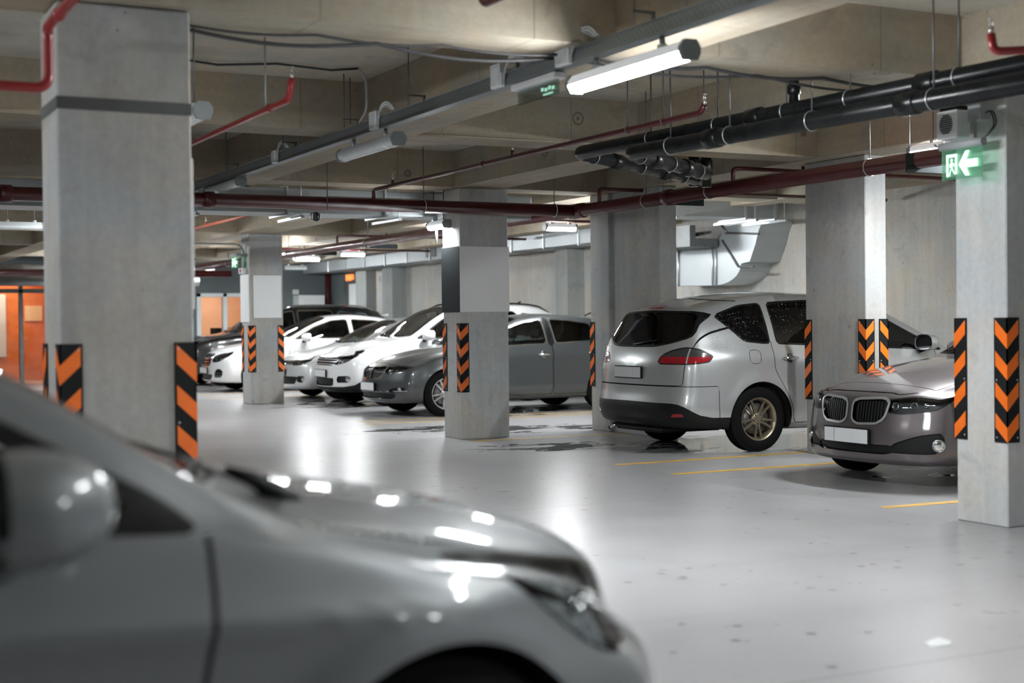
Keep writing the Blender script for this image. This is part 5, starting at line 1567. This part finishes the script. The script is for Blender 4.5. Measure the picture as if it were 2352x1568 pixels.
# ---------------------------------------------------------------- mauve car
MAUVE = paint('mauve_brown_paint', (.125, .108, .113), .5, .32, 1.0, .12)
S = dict(L=4.82, W=.915, front_axle=.80, rear_axle=3.72, wheel_r=.335, arch_r=.375,
         top=[(0, .735), (.1, .785), (.3, .845), (.7, .92), (1.2, .985), (1.5, 1.02), (1.64, 1.06), (2.1, 1.30), (2.5, 1.47), (2.9, 1.515), (3.4, 1.49), (4.2, 1.33), (4.82, 1.12)],
         half=[(0, .85), (.4, .895), (1, .915), (3.8, .915), (4.82, .86)],
         belt=[(0, .68), (.3, .79), (.8, .89), (1.5, .955), (2.2, .985), (3.6, 1.03), (4.82, 1.0)],
         roofw=[(0, .60), (.3, .66), (.8, .72), (1.5, .75), (2.0, .67), (2.5, .60), (3.4, .58), (4.82, .62)],
         crown=[(0, .03), (.4, .05), (1.2, .06), (2, .055), (4.82, .05)], sill=[(0, .185), (.35, .185), (.6, .19), (4.4, .19), (4.82, .27)],
         nose=dict(depth=1.3, plan=.36, n=2.5, pow=1.15, prof=[(.13, .06), (.20, .0), (.24, .0), (.40, .0), (.55, .02), (.70, .045), (.74, .06), (.80, .12)]),
         tail=dict(depth=.7, plan=.2, prof=[(.2, .1), (.5, 0), (.9, .05), (1.15, .1)]),
         creases=((.9, .80, 4.2, .90, .012),), paint=MAUVE, rim='multi', rim_r=.23, cabin=(1.5, 4.0), soft=.7,
         bulbs=((-.13, .028), (.0, .028), (.10, .018)), mats=dict(grille_bar=CM['slat'], grille_frame=CM['satin']), inset_tags=dict(headlight=.0, grille_bar=.02, grille_frame=-.008))
def cut(B):
    std_windows(B, (([(1.75, 1.0), (2.1, 1.24), (2.45, 1.40), (2.72, 1.42), (2.72, 1.03)], 'side_glass'), ([(2.80, 1.03), (2.80, 1.43), (3.3, 1.40), (3.7, 1.28), (3.75, 1.08)], 'side_glass_rear')))
    B.top(screen_outline(B, 1.50, 2.48), 'windshield', .03, 'frit')
    B.front(rounded([(.022, .705), (.35, .722), (.415, .695), (.385, .56), (.32, .50), (.09, .49), (.022, .53)], .07, 7), 'grille', .019, 'grille_frame')
    bars(B, 'grille', .06, .40, 11, .34, axis=1)
    B.front(rounded([(.435, .655), (.46, .700), (.75, .735), (1.05, .775), (1.28, .79), (1.22, .72), (1.0, .62), (.60, .585), (.45, .60)], .04), 'headlight', .010, 'lamp_frame', wrap=True)
    B.front(rounded([(-.2, .268), (.40, .268), (.48, .30), (.46, .345), (-.2, .34)], .02), 'lower_grille')
    B.front(rounded([(.47, .285), (.95, .28), (1.06, .31), (1.09, .43), (1.03, .455), (.78, .425), (.58, .375), (.49, .345)], .03), 'fog_surround', wrap=True)
    gapped(B, 'front', rounded([(-.2, .755), (.36, .750), (.44, .735), (.80, .80), (.80, 1.2), (-.2, 1.2)], .02), 'hood', reach=.30)
    gapped(B, 'top', hood_outline(B, .30, 1.44), 'hood')
    door_cut(B, rounded([(1.62, .27), (2.655, .27), (2.655, 1.2), (1.62, 1.2)], .05), 'door_front')
    door_cut(B, rounded([(2.665, .27), (3.3, .27), (3.4, .6), (3.55, .8), (3.6, 1.2), (2.665, 1.2)], .05), 'door_rear')
    B.top([(3.5, -.2), (3.5, .52), (4.4, .56), (4.4, -.2)], 'rear_window', .03, 'frit')
    B.front(rounded([(.4, .86), (1.3, .9), (1.2, 1.02), (.5, 1.0)], .04), 'taillight', end=1, wrap=True)
S['cut'] = cut
def extra(car, B):
    for sg in (-1, 1):
        mirror(car, B.L / 2 - 2.22, sg * .90, 1.06, sg, MAUVE); handle(car, B, 2.45, .88, sg, MAUVE)
        disc_lamp(car, B, 0, sg * .76, .355, .05)
    plate_at(car, B, 0, .0, .405, .52, .112, .14 * -1)
    wipers_at(car, B, 1.50, .16)
S['extra'] = extra
make_car('hatchback_car', 'mauve brown car with twin rounded grilles half hidden behind the right column', 'car', S, (7.74 + 4.82 / 2, 9.06, 0), PI)

# ---------------------------------------------------------------- dark grey liftback
DARK = paint('dark_grey_paint', (.082, .09, .094), .5, .32, 1.0, .10)
S = dict(L=4.67, W=.907, front_axle=.86, rear_axle=3.55, wheel_r=.33, arch_r=.365,
         top=[(0, .70), (.06, .76), (.2, .83), (.5, .905), (.9, .975), (1.2, 1.015), (1.35, 1.06), (1.95, 1.36), (2.3, 1.45), (2.7, 1.485), (3.3, 1.46), (4.0, 1.33), (4.45, 1.15), (4.67, 1.09)],
         half=[(0, .84), (.4, .885), (1, .907), (3.8, .907), (4.67, .86)],
         belt=[(0, .66), (.3, .79), (.8, .915), (1.3, .965), (2.03, .97), (2.6, 1.0), (3.35, 1.035), (4.67, 1.01)],
         roofw=[(0, .62), (.4, .68), (.9, .72), (1.3, .74), (1.9, .65), (2.3, .59), (3.4, .575), (4.67, .63)],
         crown=[(0, .03), (.4, .045), (1.2, .055), (2, .055), (4.67, .05)], sill=[(0, .20), (.4, .20), (4.3, .21), (4.67, .27)],
         nose=dict(depth=1.3, plan=.34, n=2.5, pow=1.15, prof=[(.15, .12), (.24, .01), (.36, .0), (.52, .01), (.60, .03), (.72, .06), (.78, .14)]),
         tail=dict(depth=.7, plan=.2, prof=[(.2, .1), (.5, 0), (.9, .05), (1.15, .1)]),
         creases=((.8, .80, 4.3, .90, .016), (1.2, .36, 3.4, .40, .008)), paint=DARK, trim='chrome', glass='clear', glass_rear='tint', rim='twin5', rim_r=.232, cabin=(1.5, 3.9), soft=.7, mats=dict(grille_bar=CM['slat']), inset_tags=dict(headlight=0, grille_bar=.024))
def cut(B):
    std_windows(B, (([(1.40, .985), (1.95, 1.27), (2.3, 1.385), (2.55, 1.40), (2.55, 1.02)], 'side_glass'), ([(2.68, 1.025), (2.68, 1.40), (3.0, 1.385), (3.38, 1.33), (3.43, 1.06)], 'side_glass_rear')), .016)
    B.side([(2.565, 1.0), (2.565, 1.415), (2.665, 1.415), (2.665, 1.0)], 'frit')
    B.top(screen_outline(B, 1.22, 2.2), 'windshield', .03, 'frit')
    B.front(rounded([(-.2, .735), (.10, .735), (.36, .745), (.43, .725), (.36, .60), (.28, .545), (-.2, .535)], .03), 'grille', .018, 'grille_frame')
    B.clip(np.abs(B.V[:, 1]) - .02, 'body', ('grille', 'grille_frame'), B.V[:, 0] < .5)
    bars(B, 'grille', .03, .40, 12, .35, 'grille_bar', 1)
    B.front(rounded([(.49, .69), (.54, .735), (.85, .775), (1.22, .805), (1.18, .72), (.82, .635), (.55, .615)], .03), 'headlight', .008, 'lamp_frame', wrap=True)
    B.front(rounded([(-.2, .26), (.62, .27), (.68, .345), (-.2, .355)], .02), 'lower_grille')
    B.front(rounded([(.55, .35), (1.02, .365), (1.06, .435), (.72, .42)], .02), 'fog_surround', wrap=True)
    B.front([(-.2, .356), (1.12, .372), (1.12, .388), (-.2, .372)], 'chrome_strip', within=('body', 'fog_surround'), wrap=True)
    gapped(B, 'top', hood_outline(B, .20, 1.16), 'hood')
    door_cut(B, rounded([(1.36, .27), (2.61, .27), (2.61, 1.2), (1.36, 1.2)], .05), 'door_front')
    door_cut(B, rounded([(2.618, .27), (3.2, .27), (3.22, .45), (3.38, .75), (3.5, 1.2), (2.618, 1.2)], .05), 'door_rear')
    B.top([(3.55, -.2), (3.55, .50), (4.3, .56), (4.3, -.2)], 'rear_window', .03, 'frit')
    B.front(rounded([(.4, .82), (1.3, .86), (1.2, .98), (.5, .95)], .04), 'taillight', end=1, wrap=True)
S['cut'] = cut
def extra(car, B):
    for sg in (-1, 1):
        mirror(car, B.L / 2 - 1.58, sg * .89, 1.03, sg, DARK); handle(car, B, 2.45, .86, sg, CM['chrome']); handle(car, B, 3.30, .885, sg, CM['chrome'])
        disc_lamp(car, B, 0, sg * .72, .40, .03)
    plate_at(car, B, 0, .0, .445, .50, .11)
    wipers_at(car, B, 1.22, .16)
    MB().tube([(-1.35, 0, 1.44), (-1.42, 0, 1.475), (-1.50, 0, 1.50)], .012, 8).build('roof_aerial', CM['plastic'], car, True)
S['extra'] = extra
make_car('liftback_car', 'dark grey car with narrow lamps and alloy wheels behind the centre column', 'car', S, (7.70 + 4.67 / 2, 19.58, 0), PI)

# ---------------------------------------------------------------- white sport utility car
WHITE = paint('white_paint', (.80, .81, .815), 0, .35, 1.0)
S = dict(L=4.43, W=.905, front_axle=.87, rear_axle=3.47, wheel_r=.35, arch_r=.395,
         top=[(0, .82), (.08, .88), (.25, .96), (.7, 1.05), (1.1, 1.11), (1.25, 1.16), (1.8, 1.48), (2.1, 1.62), (2.6, 1.695), (3.4, 1.68), (4.1, 1.60), (4.43, 1.55)],
         half=[(0, .85), (.4, .885), (1, .905), (3.8, .905), (4.43, .86)], belt=[(0, .76), (.3, .89), (.8, 1.0), (1.3, 1.07), (2.2, 1.08), (3.4, 1.13), (4.43, 1.14)],
         roofw=[(0, .64), (.4, .69), (.9, .73), (1.2, .75), (1.8, .66), (2.2, .61), (3.8, .60), (4.43, .56)],
         crown=[(0, .03), (.4, .05), (1.2, .06), (2, .055), (4.43, .05)], sill=[(0, .24), (.4, .24), (4.0, .25), (4.43, .30)],
         nose=dict(depth=1.3, plan=.33, n=2.5, pow=1.15, prof=[(.2, .14), (.32, .02), (.5, .0), (.66, .02), (.80, .06), (.88, .15)]),
         tail=dict(depth=.9, plan=.2, prof=[(.2, .1), (.5, 0), (.9, .03), (1.15, .08), (1.55, .3)]),
         creases=((.9, .86, 4.0, .95, .012),), paint=WHITE, rim='five', rim_r=.235, cabin=(1.45, 4.0), soft=.7, lamp_inside='lampgrey', mats=dict(grille=CM['trim'], grille_bar=CM['satin']), inset_tags=dict(headlight=0, bumper_skirt=-.006))
def cut(B):
    std_windows(B, (([(1.35, 1.09), (1.9, 1.42), (2.2, 1.55), (2.45, 1.575), (2.45, 1.11)], 'side_glass'), ([(2.53, 1.115), (2.53, 1.58), (3.1, 1.565), (3.3, 1.53), (3.35, 1.15)], 'side_glass_rear'), ([(3.42, 1.155), (3.38, 1.52), (3.85, 1.47), (3.95, 1.22)], 'quarter_glass')))
    B.top(screen_outline(B, 1.14, 2.12), 'windshield', .035, 'frit')
    B.front(rounded([(-.2, .80), (.46, .81), (.52, .78), (.42, .70), (.36, .675), (-.2, .67)], .02), 'grille')
    bars(B, 'grille', .675, .80, 3, .30)
    B.front(rounded([(.50, .79), (.60, .835), (.92, .90), (1.24, .965), (1.16, .85), (.92, .74), (.62, .685), (.50, .69)], .04), 'headlight', .010, 'lamp_frame', wrap=True)
    B.front(rounded([(-.2, .33), (.40, .34), (.44, .47), (-.2, .48)], .03), 'lower_grille')
    B.front(rounded([(.56, .395), (.98, .40), (1.02, .51), (.62, .505)], .03), 'fog_surround', wrap=True)
    B.front([(-.2, .315), (.8, .33), (1.1, .36), (1.3, .45), (1.3, .1), (-.2, .1)], 'bumper_skirt', wrap=True)
    for dw in (S['front_axle'], S['rear_axle']):
        B.clip(np.hypot(B.V[:, 0] - dw, B.V[:, 2] - S['wheel_r']) - S['arch_r'] - .055, 'bumper_skirt', ('body',), (B.V[:, 3] < 6) & (np.abs(B.V[:, 1]) > .6))
    B.side([(.9, .33), (3.5, .33), (3.5, .1), (.9, .1)], 'bumper_skirt', kmin=.5)
    gapped(B, 'top', hood_outline(B, .22, 1.08), 'hood')
    door_cut(B, rounded([(1.32, .36), (2.49, .36), (2.49, 1.3), (1.32, 1.3)], .05), 'door_front')
    door_cut(B, rounded([(2.498, .36), (3.05, .36), (3.10, .55), (3.25, .8), (3.38, 1.3), (2.498, 1.3)], .05), 'door_rear')
    B.front(rounded([(-.2, 1.12), (.6, 1.15), (.62, 1.4), (.5, 1.48), (-.2, 1.5)], .05), 'rear_window', .02, 'frit', end=1)
    B.front(rounded([(.5, .92), (1.3, .95), (1.25, 1.1), (.6, 1.1)], .05), 'taillight', end=1, wrap=True)
    B.top([(2.35, -.2), (2.35, .40), (3.1, .40), (3.1, -.2)], 'sunroof')
S['cut'] = cut
def roof_rails(car, B, d0, d1, y, m):
    for sg in (-1, 1):
        pts = []
        for q in np.linspace(0, 1, 10):
            p, n = B.hit('top', d0 + (d1 - d0) * q, sg * y); pts.append(tuple(p + Vector((0, 0, -.01 if q in (0, 1) else .035))))
        MB().tube(pts, .014, 8).build('roof_rail', m, car, True)
def extra(car, B):
    for sg in (-1, 1):
        mirror(car, B.L / 2 - 1.52, sg * .90, 1.15, sg, WHITE, 1.12); handle(car, B, 2.30, .97, sg, WHITE); handle(car, B, 3.15, 1.0, sg, WHITE)
        disc_lamp(car, B, 0, sg * .70, .452, .045)
    plate_at(car, B, 0, .0, .54, .50, .11)
    roof_rails(car, B, 2.2, 4.0, .58, CM['trim']); wipers_at(car, B, 1.14, .16)
    MB().tube([(-1.45, 0, 1.66), (-1.50, 0, 1.70), (-1.54, 0, 1.72)], .012, 8).build('roof_aerial', CM['plastic'], car, True)
S['extra'] = extra
make_car('sport_utility_car', 'tall white car with a barred grille, between the dark grey car and a low hatchback', 'car', S, (7.99 + 4.43 / 2, 22.45, 0), PI)

# ---------------------------------------------------------------- low white hatchback
PALE = paint('silver_white_paint', (.66, .675, .68), .25, .32, 1.0)
S = dict(L=4.22, W=.89, front_axle=.86, rear_axle=3.45, wheel_r=.32, arch_r=.355,
         top=[(0, .68), (.06, .75), (.2, .82), (.6, .90), (1.0, .97), (1.2, 1.02), (1.8, 1.32), (2.2, 1.44), (2.6, 1.48), (3.2, 1.46), (3.9, 1.37), (4.22, 1.30)],
         half=[(0, .83), (.4, .87), (1, .89), (3.6, .89), (4.22, .84)], belt=[(0, .63), (.3, .76), (.8, .88), (1.3, .94), (2.2, .96), (4.22, 1.0)],
         roofw=[(0, .62), (.4, .68), (.9, .72), (1.2, .73), (1.8, .64), (2.2, .59), (3.4, .57), (4.22, .54)], crown=[(0, .03), (.4, .045), (1.2, .055), (2, .055), (4.22, .05)],
         sill=[(0, .19), (.4, .19), (3.9, .20), (4.22, .27)], nose=dict(depth=1.3, plan=.32, n=2.5, pow=1.15, prof=[(.15, .10), (.25, .01), (.4, 0), (.55, .02), (.7, .06), (.77, .14)]),
         tail=dict(depth=.9, plan=.2, prof=[(.2, .1), (.5, 0), (.9, .03), (1.0, .08), (1.35, .3)]), creases=((.8, .74, 3.9, .82, .012),), paint=PALE, rim='five', cabin=(1.45, 3.8), soft=.7,
         mats=dict(grille=CM['trim']), inset_tags=dict(headlight=0))
def cut(B):
    std_windows(B, (([(1.4, .96), (1.9, 1.24), (2.3, 1.37), (2.5, 1.385), (2.5, .98)], 'side_glass'), ([(2.58, .98), (2.58, 1.385), (3.1, 1.36), (3.4, 1.28), (3.45, 1.02)], 'side_glass_rear')))
    B.top(screen_outline(B, 1.14, 2.1), 'windshield', .03, 'frit')
    B.front(rounded([(-.2, .695), (.42, .705), (.46, .67), (.38, .63), (-.2, .62)], .02), 'grille'); bars(B, 'grille', .625, .70, 2, .25)
    B.front(rounded([(.46, .68), (.52, .715), (.85, .75), (1.14, .80), (1.08, .70), (.80, .62), (.50, .615)], .04), 'headlight', .010, 'lamp_frame', wrap=True)
    B.front(rounded([(-.2, .28), (.52, .28), (.60, .42), (-.2, .43)], .03), 'lower_grille')
    B.front(rounded([(.68, .31), (.92, .32), (.95, .43), (.70, .43)], .02), 'fog_surround', wrap=True)
    gapped(B, 'top', hood_outline(B, .20, 1.08), 'hood')
    door_cut(B, rounded([(1.35, .27), (2.54, .27), (2.54, 1.2), (1.35, 1.2)], .05), 'door_front')
    B.front(rounded([(-.2, 1.02), (.55, 1.04), (.5, 1.26), (-.2, 1.30)], .05), 'rear_window', .02, 'frit', end=1)
    B.front(rounded([(.5, .80), (1.2, .82), (1.15, .95), (.6, .95)], .05), 'taillight', end=1, wrap=True)
S['cut'] = cut
def extra(car, B):
    for sg in (-1, 1):
        mirror(car, B.L / 2 - 1.5, sg * .87, 1.0, sg, PALE); handle(car, B, 2.38, .84, sg, PALE); disc_lamp(car, B, 0, sg * .70, .37, .035)
    plate_at(car, B, 0, .0, .50, .50, .11); wipers_at(car, B, 1.14, .16)
S['extra'] = extra
make_car('hatchback_car', 'low silver white hatchback squeezed between two taller white cars', 'car', S, (8.12 + 4.22 / 2, 25.0, 0), PI)

# ---------------------------------------------------------------- white saloon
S = dict(L=5.15, W=.95, front_axle=.88, rear_axle=3.98, wheel_r=.345, arch_r=.385,
         top=[(0, .74), (.08, .82), (.3, .90), (.9, 1.0), (1.35, 1.06), (1.5, 1.11), (2.1, 1.40), (2.5, 1.53), (3.0, 1.565), (3.6, 1.52), (4.2, 1.36), (4.7, 1.16), (5.15, 1.10)],
         half=[(0, .88), (.4, .925), (1, .95), (4.2, .95), (5.15, .88)], belt=[(0, .68), (.3, .82), (.9, .95), (1.5, 1.02), (2.5, 1.03), (4, 1.06), (5.15, 1.03)],
         roofw=[(0, .64), (.4, .71), (1.0, .76), (1.45, .77), (2.1, .66), (2.6, .60), (3.6, .58), (5.15, .66)], crown=[(0, .03), (.4, .05), (1.2, .06), (2, .06), (5.15, .05)],
         sill=[(0, .20), (.4, .19), (4.8, .2), (5.15, .27)], nose=dict(depth=1.3, plan=.36, n=2.5, pow=1.15, prof=[(.15, .12), (.25, .01), (.4, 0), (.55, .01), (.72, .04), (.82, .13)]),
         tail=dict(depth=.7, plan=.2, prof=[(.2, .1), (.5, 0), (.9, .05), (1.15, .1)]), creases=((1.2, .86, 4.4, .80, .016),), paint=WHITE, trim='chrome', rim='multi', cabin=(1.6, 4.2), front_seat=2.4, soft=.7,
         inset_tags=dict(headlight=0))
def cut(B):
    std_windows(B, (([(1.62, 1.05), (2.1, 1.31), (2.5, 1.44), (2.86, 1.465), (2.86, 1.06)], 'side_glass'), ([(2.94, 1.06), (2.94, 1.465), (3.5, 1.43), (3.95, 1.28), (4.0, 1.09)], 'side_glass_rear')), .02)
    B.top(screen_outline(B, 1.40, 2.42), 'windshield', .03, 'frit')
    B.front(rounded([(-.2, .785), (.28, .785), (.37, .76), (.34, .60), (.27, .52), (-.2, .515)], .05), 'grille', .02, 'grille_frame'); bars(B, 'grille', .53, .765, 4, .28)
    B.front(rounded([(.44, .66), (.50, .73), (.78, .795), (1.08, .845), (1.22, .84), (1.05, .72), (.75, .62), (.48, .60)], .05), 'headlight', .010, 'lamp_frame', wrap=True)
    B.front(rounded([(-.2, .25), (.34, .25), (.44, .36), (-.2, .40)], .03), 'lower_grille')
    B.front(rounded([(.52, .30), (.86, .31), (.90, .44), (.72, .49), (.60, .45)], .04), 'fog_surround', wrap=True); bars(B, 'fog_surround', .31, .47, 3, .22, 'chrome_strip')
    gapped(B, 'top', hood_outline(B, .24, 1.34), 'hood')
    door_cut(B, rounded([(1.5, .27), (2.89, .27), (2.89, 1.2), (1.5, 1.2)], .05), 'door_front')
    door_cut(B, rounded([(2.90, .27), (3.55, .27), (3.6, .5), (3.75, .8), (4.0, 1.2), (2.90, 1.2)], .05), 'door_rear')
    B.top([(3.8, -.2), (3.8, .50), (4.5, .56), (4.5, -.2)], 'rear_window', .03, 'frit')
    B.front(rounded([(.5, .85), (1.3, .88), (1.2, 1.0), (.6, .98)], .05), 'taillight', end=1, wrap=True)
S['cut'] = cut
def extra(car, B):
    for sg in (-1, 1):
        mirror(car, B.L / 2 - 1.85, sg * .92, 1.09, sg, WHITE, 1.1); handle(car, B, 2.70, .92, sg, CM['chrome']); handle(car, B, 3.75, .94, sg, CM['chrome'])
    plate_at(car, B, 0, .0, .44, .50, .11); wipers_at(car, B, 1.40, .16)
    MB().prism([(-1.3, 1.53), (-1.5, 1.52), (-1.48, 1.575)], -.012, .012, 'y').build('roof_fin', WHITE, car, True)
S['extra'] = extra
make_car('saloon_car', 'gleaming white saloon whose nose shows left of the distant column', 'car', S, (7.72 + 5.15 / 2, 28.75, 0), PI)

# ---------------------------------------------------------------- black off-roader
BLACK = paint('black_paint', (.02, .021, .022), .3, .25, 1.0)
S = dict(L=5.1, W=.975, front_axle=.86, rear_axle=3.94, wheel_r=.38, arch_r=.425,
         top=[(0, .96), (.08, 1.03), (.3, 1.10), (1.1, 1.18), (1.3, 1.23), (1.9, 1.58), (2.3, 1.74), (2.8, 1.81), (3.8, 1.81), (4.6, 1.75), (5.1, 1.68)],
         half=[(0, .9), (.4, .95), (1, .975), (4.4, .975), (5.1, .92)], belt=[(0, .9), (.3, 1.02), (.9, 1.10), (1.4, 1.13), (3, 1.15), (5.1, 1.18)],
         roofw=[(0, .70), (.4, .77), (1.0, .80), (1.3, .80), (1.9, .71), (2.4, .66), (4, .65), (5.1, .6)], crown=[(0, .03), (.4, .05), (1.2, .06), (2, .06), (5.1, .05)],
         sill=[(0, .27), (.4, .27), (4.6, .28), (5.1, .33)], nose=dict(depth=1.3, plan=.30, n=2.6, pow=1.15, prof=[(.2, .14), (.33, .02), (.5, 0), (.8, .02), (.98, .06), (1.05, .13)]),
         tail=dict(depth=.9, plan=.2, prof=[(.2, .1), (.5, 0), (.9, .03), (1.2, .08), (1.7, .3)]), paint=BLACK, trim='chrome', glass='tint', glass_rear='tint', rim='five', cabin=(1.5, 4.6), front_seat=2.4, seat_z=.6, soft=.7,
         inset_tags=dict(headlight=0))
def cut(B):
    std_windows(B, (([(1.5, 1.15), (2.0, 1.5), (2.35, 1.65), (2.6, 1.69), (2.6, 1.17)], 'side_glass'), ([(2.68, 1.17), (2.68, 1.69), (3.4, 1.69), (3.55, 1.66), (3.6, 1.2)], 'side_glass_rear'), ([(3.68, 1.2), (3.65, 1.66), (4.4, 1.6), (4.5, 1.26)], 'quarter_glass')), .022)
    B.top(screen_outline(B, 1.18, 2.3), 'windshield', .035, 'frit')
    B.front(rounded([(-.2, .975), (.42, .975), (.50, .93), (.46, .68), (.38, .64), (-.2, .64)], .05), 'grille', .022, 'grille_frame'); bars(B, 'grille', .66, .955, 4, .25)
    B.front(rounded([(.55, .84), (.60, .95), (.9, .99), (1.2, 1.01), (1.15, .88), (.85, .80), (.6, .79)], .05), 'headlight', .010, 'lamp_frame', wrap=True)
    B.front(rounded([(-.2, .36), (.5, .36), (.6, .50), (-.2, .50)], .03), 'lower_grille')
    gapped(B, 'top', hood_outline(B, .25, 1.12), 'hood')
    door_cut(B, rounded([(1.45, .36), (2.64, .36), (2.64, 1.4), (1.45, 1.4)], .05), 'door_front')
    B.front(rounded([(-.2, 1.2), (.65, 1.22), (.6, 1.55), (-.2, 1.6)], .05), 'rear_window', .02, 'frit', end=1)
    B.front(rounded([(.5, 1.0), (1.3, 1.02), (1.2, 1.16), (.6, 1.15)], .05), 'taillight', end=1, wrap=True)
S['cut'] = cut
def extra(car, B):
    for sg in (-1, 1): mirror(car, B.L / 2 - 1.7, sg * .96, 1.22, sg, BLACK, 1.15); handle(car, B, 2.45, 1.0, sg, CM['chrome'])
    plate_at(car, B, 0, .0, .56, .50, .11); roof_rails(car, B, 2.4, 4.6, .62, CM['chrome']); wipers_at(car, B, 1.18, .16)
S['extra'] = extra
make_car('off_road_car', 'tall black off-roader at the far end of the row', 'car', S, (7.95 + 5.1 / 2, 32.2, 0), PI)

# ---------------------------------------------------------------- silver car close to the camera
GREY = paint('grey_silver_paint', (.155, .168, .174), .35, .48, 1.0, .10)
S = dict(L=4.3, W=.89, front_axle=.83, rear_axle=3.42, wheel_r=.315, arch_r=.36, step=.035, flare=.030,
         top=[(0, .775), (.06, .81), (.2, .85), (.4, .888), (.7, .932), (1.0, .970), (1.12, .988), (1.25, 1.03), (1.7, 1.285), (2.1, 1.43), (2.5, 1.475), (3.2, 1.46), (3.9, 1.38), (4.3, 1.3)],
         half=[(0, .80), (.3, .85), (.8, .885), (1.4, .89), (3.6, .89), (4.3, .84)], belt=[(0, .70), (.25, .775), (.45, .805), (.66, .835), (1.0, .888), (1.2, .912), (1.45, .922), (2.2, .95), (4.3, 1.0)],
         roofw=[(0, .60), (.3, .68), (.7, .735), (1.05, .765), (1.4, .745), (1.75, .67), (2.1, .61), (3.4, .58), (4.3, .55)], crown=[(0, .03), (.3, .045), (.9, .06), (1.3, .05), (2, .055), (4.3, .05)],
         inset=[(0, .04), (.8, .045), (4.3, .045)], sill=[(0, .19), (.4, .19), (3.9, .2), (4.3, .27)],
         nose=dict(depth=1.3, plan=.35, n=2.3, pow=1.15, prof=[(.15, .08), (.25, .0), (.46, 0), (.54, .03), (.61, .12), (.76, .18), (.83, .25)]), tail=dict(depth=.9, plan=.2, prof=[(.2, .1), (.5, 0), (.9, .03), (1.0, .08), (1.35, .3)]),
         creases=((.55, .735, 4.0, .855, .034),), paint=GREY, trim='trim', glass='clear', rim='five', rim_mat=CM['rim'], cabin=(1.5, 3.8), front_seat=2.25, soft=.75, bulbs=((-.02, .024), (.05, .020)), lamp_inside='lampgrey', valley=.016, seg=[4, 2, 2, 11, 9, 6, 8, 6, 2, 5, 5], crease_w=.05, inset_tags=dict(headlight=0))
def cut(B):
    std_windows(B, (([(1.33, .935), (1.42, 1.01), (1.9, 1.275), (2.3, 1.39), (2.5, 1.405), (2.5, .985)], 'side_glass'), ([(2.58, .985), (2.58, 1.405), (3.1, 1.38), (3.45, 1.28), (3.5, 1.02)], 'side_glass_rear')), .045)
    B.top([(1.06, -.2), (1.06, .5), (1.15, .70), (1.30, .72), (1.20, .4), (1.12, -.2)], 'cowl_panel')
    B.top(screen_outline(B, 1.12, 2.12), 'windshield', .035, 'frit')
    B.front(rounded([(-.2, .63), (.42, .63), (.46, .59), (.40, .54), (-.2, .53)], .02), 'grille'); bars(B, 'grille', .535, .63, 2, .25)
    B.front(rounded([(.78, .67), (.88, .755), (1.1, .80), (1.35, .825), (1.56, .845), (1.51, .79), (1.41, .715), (1.29, .63), (1.2, .58), (1.05, .575), (.86, .60)], .04), 'headlight', .010, 'lamp_frame', wrap=True)
    B.front(rounded([(-.2, .24), (.38, .24), (.42, .38), (-.2, .40)], .03), 'lower_grille')
    gapped(B, 'top', hood_outline(B, .22, 1.04, .03), 'hood', .010)
    door_cut(B, rounded([(1.40, .26), (2.54, .26), (2.54, 1.2), (1.33, 1.2), (1.33, .80), (1.36, .60)], .05), 'door_front', .012)
    B.front(rounded([(-.2, 1.02), (.55, 1.04), (.5, 1.26), (-.2, 1.30)], .05), 'rear_window', .02, 'frit', end=1)
    B.front(rounded([(.5, .80), (1.2, .82), (1.15, .95), (.6, .95)], .05), 'taillight', end=1, wrap=True)
S['cut'] = cut
def extra(car, B):
    for sg in (-1, 1):
        mirror(car, B.L / 2 - 1.69, sg * .88, 1.03, sg, GREY, 1.32); handle(car, B, 2.35, .84, sg, GREY); disc_lamp(car, B, 0, sg * .70, .33, .035)
    plate_at(car, B, 0, .0, .33, .50, .11); wipers_at(car, B, 1.12, .16)
    w = [pt(*q, 1, 3.12) - car.location for q in ((515, 1078), (575, 1098), (630, 1126), (672, 1148), (694, 1160))]
    MB().tube([tuple(p) for p in w], [.010, .018, .024, .024, .010], 12).build('wiper_pivot_cover', CM['plastic'], car, True)
S['extra'] = extra
make_car('hatchback_car', 'blurred grey silver car filling the lower left corner, seen from its right side', 'car', S, (2.08 - 4.3 / 2, 3.60, 0), 0)
